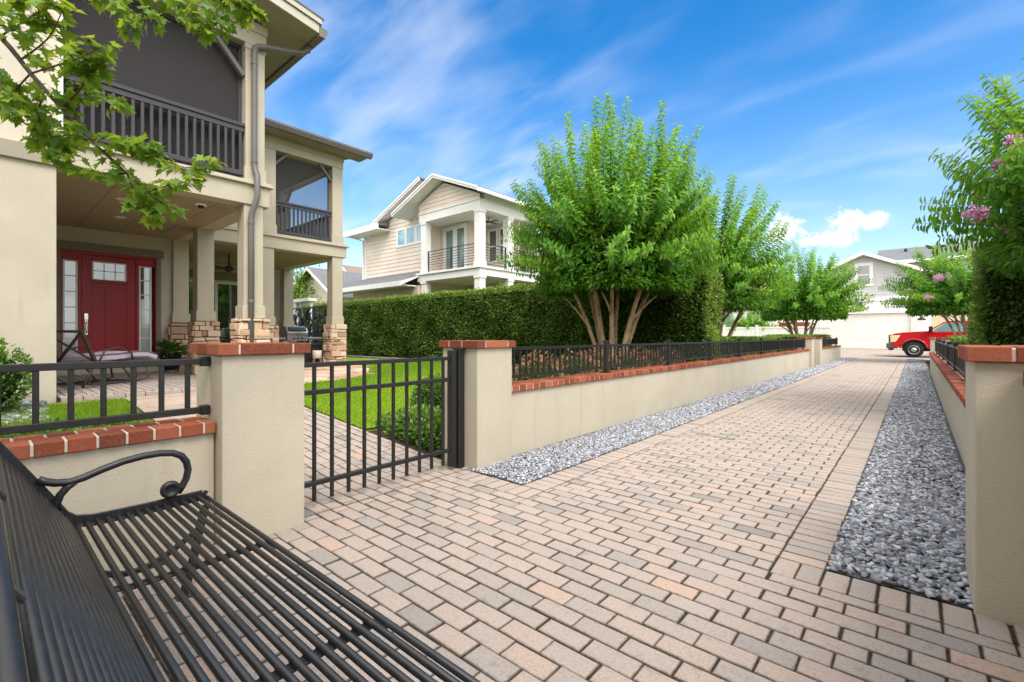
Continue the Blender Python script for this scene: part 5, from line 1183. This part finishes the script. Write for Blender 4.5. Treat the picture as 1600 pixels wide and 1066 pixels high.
# loose row of reddish shrubs behind the railing and the low box hedges
for i, (x, y, r) in enumerate(((-4.3, 5.6, .42), (-4.2, 6.5, .46), (-4.35, 7.4, .48), (-4.2, 8.3, .48), (-4.3, 9.2, .46), (-4.2, 10.1, .44))):
    tt = shrub('red_shrub', 'reddish leaved low shrub in the row behind the long left railing', (x, y, gz(x)+.40), (r, r*1.15, .46), 1500, 'leaf_red', .055, group='reddish shrubs behind the left railing', tint=(.5, .28))
def boxhedge(label, x0, x1, y0, y1, z0, z1, n):
    t = thing('box_hedge', label, 'hedge', ((x0+x1)/2, (y0+y1)/2, z0), 'low box hedges behind the walls')
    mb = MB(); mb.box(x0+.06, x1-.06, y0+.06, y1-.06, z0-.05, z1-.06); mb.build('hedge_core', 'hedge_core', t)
    x, y = RNG.uniform(x0, x1, n), RNG.uniform(y0, y1, n); z = np.full(n, z1)-np.abs(RNG.normal(0, .03, n)); k = RNG.random(n)
    sd1 = k < .3; x = np.where(sd1, np.where(RNG.random(n) < .5, x0, x1), x); z = np.where(sd1, RNG.uniform(z0, z1, n), z); sd2 = (k > .3) & (k < .42); y = np.where(sd2, y0, y); z = np.where(sd2, RNG.uniform(z0, z1, n), z)
    D = RNG.normal(0, .7, (n, 3)); D[:, 2] += .6; U = RNG.normal(0, .5, (n, 3))+np.array([0, 0, 1]); L = .07*RNG.uniform(.7, 1.3, n); V, F = quad_leaf(np.stack([x, y, z], 1), D, U, L, L*.6, .2)
    fast('foliage', V, F, 'leaf_lime', t, np.repeat(np.clip(RNG.normal(.5, .22, n)-.3*sd1, 0, 1), 4))
boxhedge('low clipped hedge in front of the white vinyl fence behind the left wall', -4.9, -3.9, 12.6, 20.4, .05, 1.13, 9000)
boxhedge('low clipped hedge around the foot of the far left flowering tree', -5.2, -3.5, 23.2, 30.5, .05, 1.22, 7000)
boxhedge('low clipped hedge behind the right railing beside the near right hedge', 1.0, 2.4, 13.0, 30.0, .14, 1.16, 9000)
for i in range(3):
    pass

def bez(p, q, bend, n):
    p, q = Vector(p), Vector(q); c = (p+q)/2+Vector(bend); return [p*(1-s)**2+c*2*s*(1-s)+q*s*s for s in [i/n for i in range(n+1)]]
def myrtle(label, base, H, R, fork, stems, shoots, seed, leaf=.10, fill=7000, bottom=.36, buds=0, flowers=(), group='crepe myrtle trees', squash=1.0, lean=(0, 0), step=.044, uplift=.55):
    """many-stemmed tree: smooth tan stems, then long upright shoots with paired hanging leaves"""
    r = random.Random(seed); g = np.random.default_rng(seed); B = Vector(base)
    t = thing('crepe_myrtle_tree', label, 'tree', base, group)
    mb = MB(); nodes = []
    for i in range(stems):
        a = 2*PI*i/stems+r.uniform(-.3, .3); rr = R*r.uniform(.20, .42); foot = B+Vector((.13*math.cos(a), .13*math.sin(a), -.08)); z1 = fork+r.uniform(.1, .55)
        p1 = B+Vector((rr*math.cos(a), rr*math.sin(a), z1)); ax = bez(foot, p1, (-.10*rr*math.cos(a), -.10*rr*math.sin(a), .18), 7)
        r0 = r.uniform(.050, .075)*H/6; mb.tube(ax, [r0*(1-.35*k/7)*(1+.06*math.sin(k*2+i)) for k in range(8)], 10)
        for j in range(3):
            a2 = a+r.uniform(-.75, .75); p2 = p1+Vector((math.cos(a2)*R*r.uniform(.12, .34), math.sin(a2)*R*r.uniform(.12, .34), r.uniform(.35, .9)*H/6.5))
            ax2 = bez(p1-(p1-ax[-2])*.2, p2, (0, 0, .08), 4); mb.tube(ax2, [r0*.60, r0*.52, r0*.45, r0*.38, r0*.3], 8); nodes.append((p2, a2))
        if r.random() < .8:
            q = ax[4]; a3 = a+r.uniform(-1, 1); p3 = q+Vector((math.cos(a3)*R*.22, math.sin(a3)*R*.22, r.uniform(.4, .8))); mb.tube(bez(q, p3, (0, 0, .1), 4), [r0*.5, r0*.45, r0*.4, r0*.33, r0*.25], 7); nodes.append((p3, a3))
    mb.build('trunk', 'bark', t, smooth=True)
    C0 = B+Vector((lean[0], lean[1], fork+.25*H/6)); top = B.z+H
    P, D, U, L, T = [], [], [], [], []; tw = MB(); tips = []
    for k in range(shoots):
        a = 2*PI*(k*.61803)+r.uniform(-.25, .25); e = math.asin(min(.995, (k+.5)/shoots*.94+.06)) if True else 0
        e = max(.05, e+r.uniform(-.10, .10)); Rh = R*r.uniform(.80, 1.04); Hh = (top-C0.z)*r.uniform(.78, 1.02)
        tip = C0+Vector((math.cos(a)*math.cos(e)*Rh, math.sin(a)*math.cos(e)*Rh*squash, math.sin(e)*Hh))
        tip += Vector((math.cos(a), math.sin(a), 0))*(R*.14*r.random() if .45 < e < 1.25 else 0); nd = min(nodes, key=lambda q: (q[0]-(C0+(tip-C0)*.35)).length)[0]
        s0 = nd.lerp(C0+(tip-C0)*.22, .5)+Vector((r.uniform(-.12, .12), r.uniform(-.12, .12), r.uniform(-.05, .15))); ln = (tip-s0).length
        out = Vector((math.cos(a), math.sin(a), 0))
        ax = bez(s0, tip, out*(.05*ln*math.cos(e))+Vector((r.uniform(-.10, .10), r.uniform(-.10, .10), 0))*ln if e > .5 else Vector((r.uniform(-.06, .06)*ln, r.uniform(-.06, .06)*ln, .12*ln)), 10)
        tw.tube(ax, [.008*(1-.85*i/10)+.001 for i in range(11)], 5, False)
        start = .20; m_ = int(ln*(1-start)/step); tips.append(ax[-1])
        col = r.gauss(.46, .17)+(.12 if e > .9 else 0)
        for i in range(m_):
            s = start+(1-start)*(i+.5)/m_; q = ax[min(9, int(s*10))].lerp(ax[min(10, int(s*10)+1)], s*10-int(s*10)); d = (ax[min(10, int(s*10)+1)]-ax[max(0, int(s*10)-1)]).normalized()
            side = d.cross(Vector((math.cos(i*1.3+k), math.sin(i*1.3+k), .2))).normalized(); lf = leaf*1.48*(1-.38*s**4)*r.uniform(.8, 1.15)
            for sg in (1, -1):
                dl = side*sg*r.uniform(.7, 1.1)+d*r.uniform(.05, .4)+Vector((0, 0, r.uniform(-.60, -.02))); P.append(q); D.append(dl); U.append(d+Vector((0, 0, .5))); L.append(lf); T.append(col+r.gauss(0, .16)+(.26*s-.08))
    tw.build('shoots', 'twig', t)
    n = fill; ph = g.uniform(0, 2*PI, n); ce = g.uniform(-.22, 1, n); rad = g.uniform(.25, 1, n)**.55*.68; se = np.sqrt(np.clip(1-ce**2, 0, 1))
    F0 = np.stack([np.cos(ph)*se*rad*R*.95, np.sin(ph)*se*rad*R*.95*squash, np.where(ce > 0, ce*rad*(top-C0.z)*.66, ce*rad*1.3)], 1)+np.array(C0)
    # clumps: keep leaves that lie near a set of branch-end centres
    cc = F0[g.integers(0, n, 190)]; dist = np.min(np.stack([np.linalg.norm(F0-c_, axis=1) for c_ in cc]), axis=0); F0 = F0[dist < .34*R/2.4]; n = len(F0)
    d0 = unit(F0-np.array(C0)); D0 = d0*.6+g.normal(0, .55, (n, 3)); D0[:, 2] -= .35
    P = np.concatenate([np.array([tuple(p) for p in P]), F0]); D = np.concatenate([np.array([tuple(p) for p in D]), D0]); U = np.concatenate([np.array([tuple(p) for p in U]), g.normal(0, .4, (n, 3))+np.array([0, 0, 1])])
    L = np.concatenate([np.array(L), leaf*g.uniform(.85, 1.3, n)]); T = np.concatenate([np.array(T), g.normal(.24, .17, n)])
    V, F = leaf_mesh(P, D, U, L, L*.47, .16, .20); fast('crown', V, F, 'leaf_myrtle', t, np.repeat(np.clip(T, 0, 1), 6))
    if buds:
        sel = r.sample(tips, min(buds, len(tips))); bp = np.concatenate([np.array(q)+g.normal(0, .035, (14, 3))+np.array([0, 0, .03]) for q in sel]); m_ = len(bp)
        V, F = quad_leaf(bp, g.normal(0, 1, (m_, 3)), g.normal(0, 1, (m_, 3)), .022, .016); fast('flower_bud', V, F, 'bud', t, np.repeat(g.random(m_), 4))['kind'] = 'stuff'
    for c, rad in flowers:
        m_ = 420; lob = g.normal(0, .5, (9, 3))*np.array([1, 1, .6])*rad; q = lob[g.integers(0, 9, m_)]+g.normal(0, .26, (m_, 3))*rad+np.array(c)
        V, F = quad_leaf(q, g.normal(0, 1, (m_, 3)), g.normal(0, 1, (m_, 3)), .035, .034); fast('blossom', V, F, 'flower', t, np.repeat(g.random(m_), 4))
    return t
myrtle('largest crepe myrtle with many tan stems in front of the tall hedge left of centre', (-5.25, 9.5, .15), 6.4, 2.65, 1.95, 8, 230, 3, .115, 28000, buds=26)
myrtle('crepe myrtle whose crown rises behind the lime green hedge end', (-4.75, 14.9, .1), 6.2, 2.4, 1.85, 6, 170, 8, .115, 20000, buds=16)
myrtle('far crepe myrtle with spreading stems behind the second gate gap left of the garage', (-4.3, 27.0, .1), 5.75, 2.9, 1.9, 8, 150, 15, .14, 17000, buds=20, step=.05)
myrtle('far right crepe myrtle with a pink blossom in front of the red truck cab', (1.75, 28.0, .14), 5.6, 3.2, 2.0, 7, 150, 22, .14, 17000, buds=18, step=.05, flowers=((tuple(at(1472, 432, 18.6)), .20), (tuple(at(1450, 463, 18.9)), .12)))
myrtle('near right crepe myrtle reaching in from the right edge with pink blossoms', (2.65, 9.3, .14), 5.8, 2.85, 1.95, 7, 220, 31, .115, 22000, buds=30, flowers=((tuple(at(1526, 334, 5.6)), .085), (tuple(at(1586, 222, 5.4)), .07), (tuple(at(1562, 256, 5.5)), .05)))
myrtle('small crepe myrtle in front of the small white house behind the vinyl fence', (-8.7, 35.4, .1), 3.5, 1.9, 1.2, 5, 60, 41, .14, 2600, step=.09)

def broadleaf(label, base, H, R, n, seed, leaf=.2):
    g = np.random.default_rng(seed); t = thing('broadleaf_tree', label, 'tree', base, 'trees beyond the gardens'); B = Vector(base)
    mb = MB(); mb.tube([B, B+Vector((.05, 0, H*.3)), B+Vector((0, .1, H*.6))], [.2, .15, .08], 8)
    for i in range(7): a = i*.9; mb.tube([B+Vector((0, 0, H*(.35+.03*i))), B+Vector((R*.6*math.cos(a), R*.6*math.sin(a), H*.62))], [.08, .03], 6)
    mb.build('trunk', 'bark_grey', t, smooth=True)
    cc = unit(g.normal(0, 1, (34, 3)))*np.array([R, R, H*.30])*g.uniform(.4, 1, (34, 1))+np.array([B.x, B.y, B.z+H*.66])
    P = cc[g.integers(0, 34, n)]+g.normal(0, R*.17, (n, 3)); D = g.normal(0, 1, (n, 3)); L = leaf*g.uniform(.7, 1.3, n); V, F = quad_leaf(P, D, g.normal(0, .5, (n, 3))+np.array([0, 0, 1]), L, L*.6, .2)
    fast('crown', V, F, 'leaf_lime', t, np.repeat(np.clip(g.normal(.45, .2, n), 0, 1), 4))
broadleaf('green tree seen through the patio above the black privacy panels', (-31, 13.0, .3), 6.6, 2.3, 3500, 5, .22)
broadleaf('green tree behind the truck right of the garage', (8.5, 44, .2), 6.0, 2.6, 3000, 6, .25)

# ------------------------------------------------------------------ maple bough reaching in from a tree left of the picture
mt = thing('maple_tree', 'maple bough with lobed green leaves hanging in from the upper left', 'tree', (-5.2, -1.35, .25))
mb = MB(); tr0 = Vector((-5.2, -1.35, .2)); crot = Vector((-5.05, -1.25, 2.5))
mb.tube([tr0, tr0+Vector((.03, .02, 1.2)), crot, crot+Vector((-.1, -.1, 1.6)), crot+Vector((-.3, 0, 3.0))], [.13, .105, .09, .06, .03], 12)
mb.build('trunk', 'bark_grey', mt, smooth=True)
limb = MB(); twig = MB(); spots = []
def pathpts(pts): return [at(px, py, tt) for px, py, tt in pts]
def smooth_path(P, k=4):
    out = []
    for i in range(len(P)-1):
        a, b, c, d = P[max(0, i-1)], P[i], P[i+1], P[min(len(P)-1, i+2)]
        for j in range(k):
            s = j/k; out.append(.5*((2*b)+(c-a)*s+(2*a-5*b+4*c-d)*s*s+(3*b-3*c+d-a)*s**3))
    return out+[P[-1]]
B1 = [crot]+pathpts([(-330, -170, 2.55), (-120, -60, 2.7), (0, 57, 2.8), (48, 115, 2.85), (96, 169, 2.9), (143, 220, 2.95), (198, 271, 3.0), (230, 300, 3.0), (268, 328, 3.02)])
B1 = smooth_path(B1); limb.tube(B1, [.017*(1-.86*i/(len(B1)-1))+.0025 for i in range(len(B1))], 8)
B2 = [crot+Vector((-.05, -.05, .7))]+pathpts([(-200, -330, 2.9), (0, -180, 3.0), (130, -90, 3.05), (250, -40, 3.1), (340, -12, 3.1), (395, 8, 3.1)])
B2 = smooth_path(B2); limb.tube(B2, [.015*(1-.86*i/(len(B2)-1))+.0025 for i in range(len(B2))], 8)
limb.build('bough', 'bark_grey', mt, smooth=True)
TW = [[(30, 95, 2.83), (75, 60, 2.8), (98, 15, 2.78)], [(48, 115, 2.85), (95, 100, 2.75), (130, 88, 2.72), (158, 72, 2.7)], [(96, 169, 2.9), (125, 140, 2.8), (140, 112, 2.78), (160, 98, 2.75)],
      [(96, 169, 2.9), (150, 150, 3.0), (178, 160, 3.02)], [(70, 140, 2.87), (60, 180, 2.95), (75, 215, 3.0), (90, 240, 3.0)], [(143, 220, 2.95), (190, 215, 2.9), (235, 240, 2.92), (290, 262, 2.9), (330, 252, 2.88)],
      [(160, 236, 2.96), (205, 225, 2.86), (232, 225, 2.82)], [(198, 271, 3.0), (155, 270, 3.05), (118, 262, 3.1), (95, 230, 3.1)], [(143, 220, 2.95), (110, 215, 3.05), (70, 222, 3.1)], [(230, 300, 3.0), (262, 290, 2.9), (300, 282, 2.88)],
      [(198, 271, 3.0), (215, 310, 3.05), (235, 330, 3.06)], [(0, 57, 2.8), (35, 35, 2.75), (60, 20, 2.7), (85, 5, 2.7)], [(-60, 0, 2.75), (-10, 100, 2.8), (10, 150, 2.8), (30, 175, 2.82)], [(48, 115, 2.85), (25, 140, 2.9), (5, 165, 2.95)], [(-30, 25, 2.77), (15, 5, 2.85), (40, -20, 2.9)],
      [(130, -90, 3.05), (160, -20, 3.0), (190, 15, 2.98), (205, 40, 2.97)], [(180, -70, 3.07), (210, -10, 3.05), (240, 30, 3.05)], [(250, -40, 3.1), (280, 0, 3.05), (300, 25, 3.03), (318, 45, 3.02)], [(300, -25, 3.1), (335, 10, 3.08), (345, 35, 3.07)], [(340, -12, 3.1), (375, 10, 3.12), (400, 22, 3.12)], [(220, -55, 3.08), (250, -10, 3.15), (275, 10, 3.16)], [(90, -115, 3.04), (140, -40, 3.1), (165, -5, 3.1)]]
for path in TW:
    P = smooth_path(pathpts(path), 4); twig.tube(P, [.0055*(1-.75*i/(len(P)-1))+.0008 for i in range(len(P))], 5)
    for i, p in enumerate(P):
        if i < 2: continue
        for _ in range(5 if i < len(P)-1 else 7): spots.append((p, (P[i]-P[i-1]).normalized(), i/len(P)))
for i in range(18, len(B1)-1):
    for _ in range(4): spots.append((B1[i], (B1[i+1]-B1[i]).normalized(), .6))
for i in range(16, len(B2)-1):
    for _ in range(5): spots.append((B2[i], (B2[i+1]-B2[i]).normalized(), .6))
MAPLE = [(0, 0), (.16, -.04), (.30, -.16), (.44, -.10), (.36, .08), (.62, .16), (.50, .30), (.80, .52), (.44, .48), (.30, .52), (.36, .72), (.20, .74), (0, 1.12)]
outl = MAPLE+[(-x, y) for x, y in MAPLE[-2:0:-1]]
no = len(outl); LV, LF, LT = [], [], []
r2 = random.Random(77)
for p, d, s in spots:
    a = r2.uniform(0, 2*PI); pet = (Vector((math.cos(a), math.sin(a), r2.uniform(-.5, .35)))+d*.6).normalized()*r2.uniform(.03, .075)
    q = p+pet; twig.tube([p, p+pet*.5+Vector((0, 0, .006)), q], [.0011, .001, .0009], 4, False)
    dirv = (pet.normalized()+Vector((r2.gauss(0, .35), r2.gauss(0, .35), -.55+r2.gauss(0, .25)))).normalized()
    nrm = (Vector((r2.gauss(0, .45), r2.gauss(0, .45), 1))).normalized(); side = dirv.cross(nrm).normalized(); nrm = side.cross(dirv)
    sz = r2.uniform(.042, .080)*(1.0 if s < .8 else .8); cup = r2.uniform(.05, .30); b = len(LV)
    ctr = q+dirv*sz*.30; LV.append(ctr)
    for x, y in outl: LV.append(q+side*x*sz+dirv*y*sz+nrm*(cup*abs(x)*sz-.25*max(0, y-.4)**2*sz))
    LF += [(b, b+1+k, b+1+(k+1) % no) for k in range(no)]
    tv = min(1, max(0, r2.gauss(.40, .22)+(.28 if s > .85 and r2.random() < .6 else 0))); LT += [tv]*(no+1)
twig.build('twigs', 'twig', mt, smooth=True)
fast('foliage', np.array([tuple(v) for v in LV]), np.array(LF), 'leaf_maple', mt, LT)

# house behind the camera whose wall the bench stands near (outside the picture, closes off the sky on that side)
bh = thing('house', 'plain cream house standing behind the bench outside the picture', 'house', (2, -6, 0))
pt('wall', 'wall_paint', bh, lambda m: m.box(-2.9, 12, -9, -2.3, -.05, 6.2)); pt('roof', 'shingle', bh, lambda m: m.prism([(-9.5, 6.1), (-1.7, 6.1), (-5.6, 8.4)], 'x', -3.4, 12.5))

# a little dry litter on the gravel and paving
n = 150; k = RNG.random(n); x = np.where(k < .45, RNG.uniform(-.33, .28, n), np.where(k < .75, RNG.uniform(-3.0, -2.42, n), RNG.uniform(-2.9, .1, n))); y = RNG.uniform(2.9, 16, n); z = np.where(k < .75, .028, .006)
D = RNG.normal(0, 1, (n, 3)); D[:, 2] *= .15; V, F = quad_leaf(np.stack([x, y, z], 1), D, np.tile([0, 0, 1.0], (n, 1)), np.where(k < .75, 1, .6)*RNG.uniform(.02, .05, n), .016, .3)
setting(fast('leaf_litter', V, F, 'bud', None, np.repeat(RNG.random(n), 4)), 'stuff', 'scattered small dry leaves on the gravel and paving', 'litter')
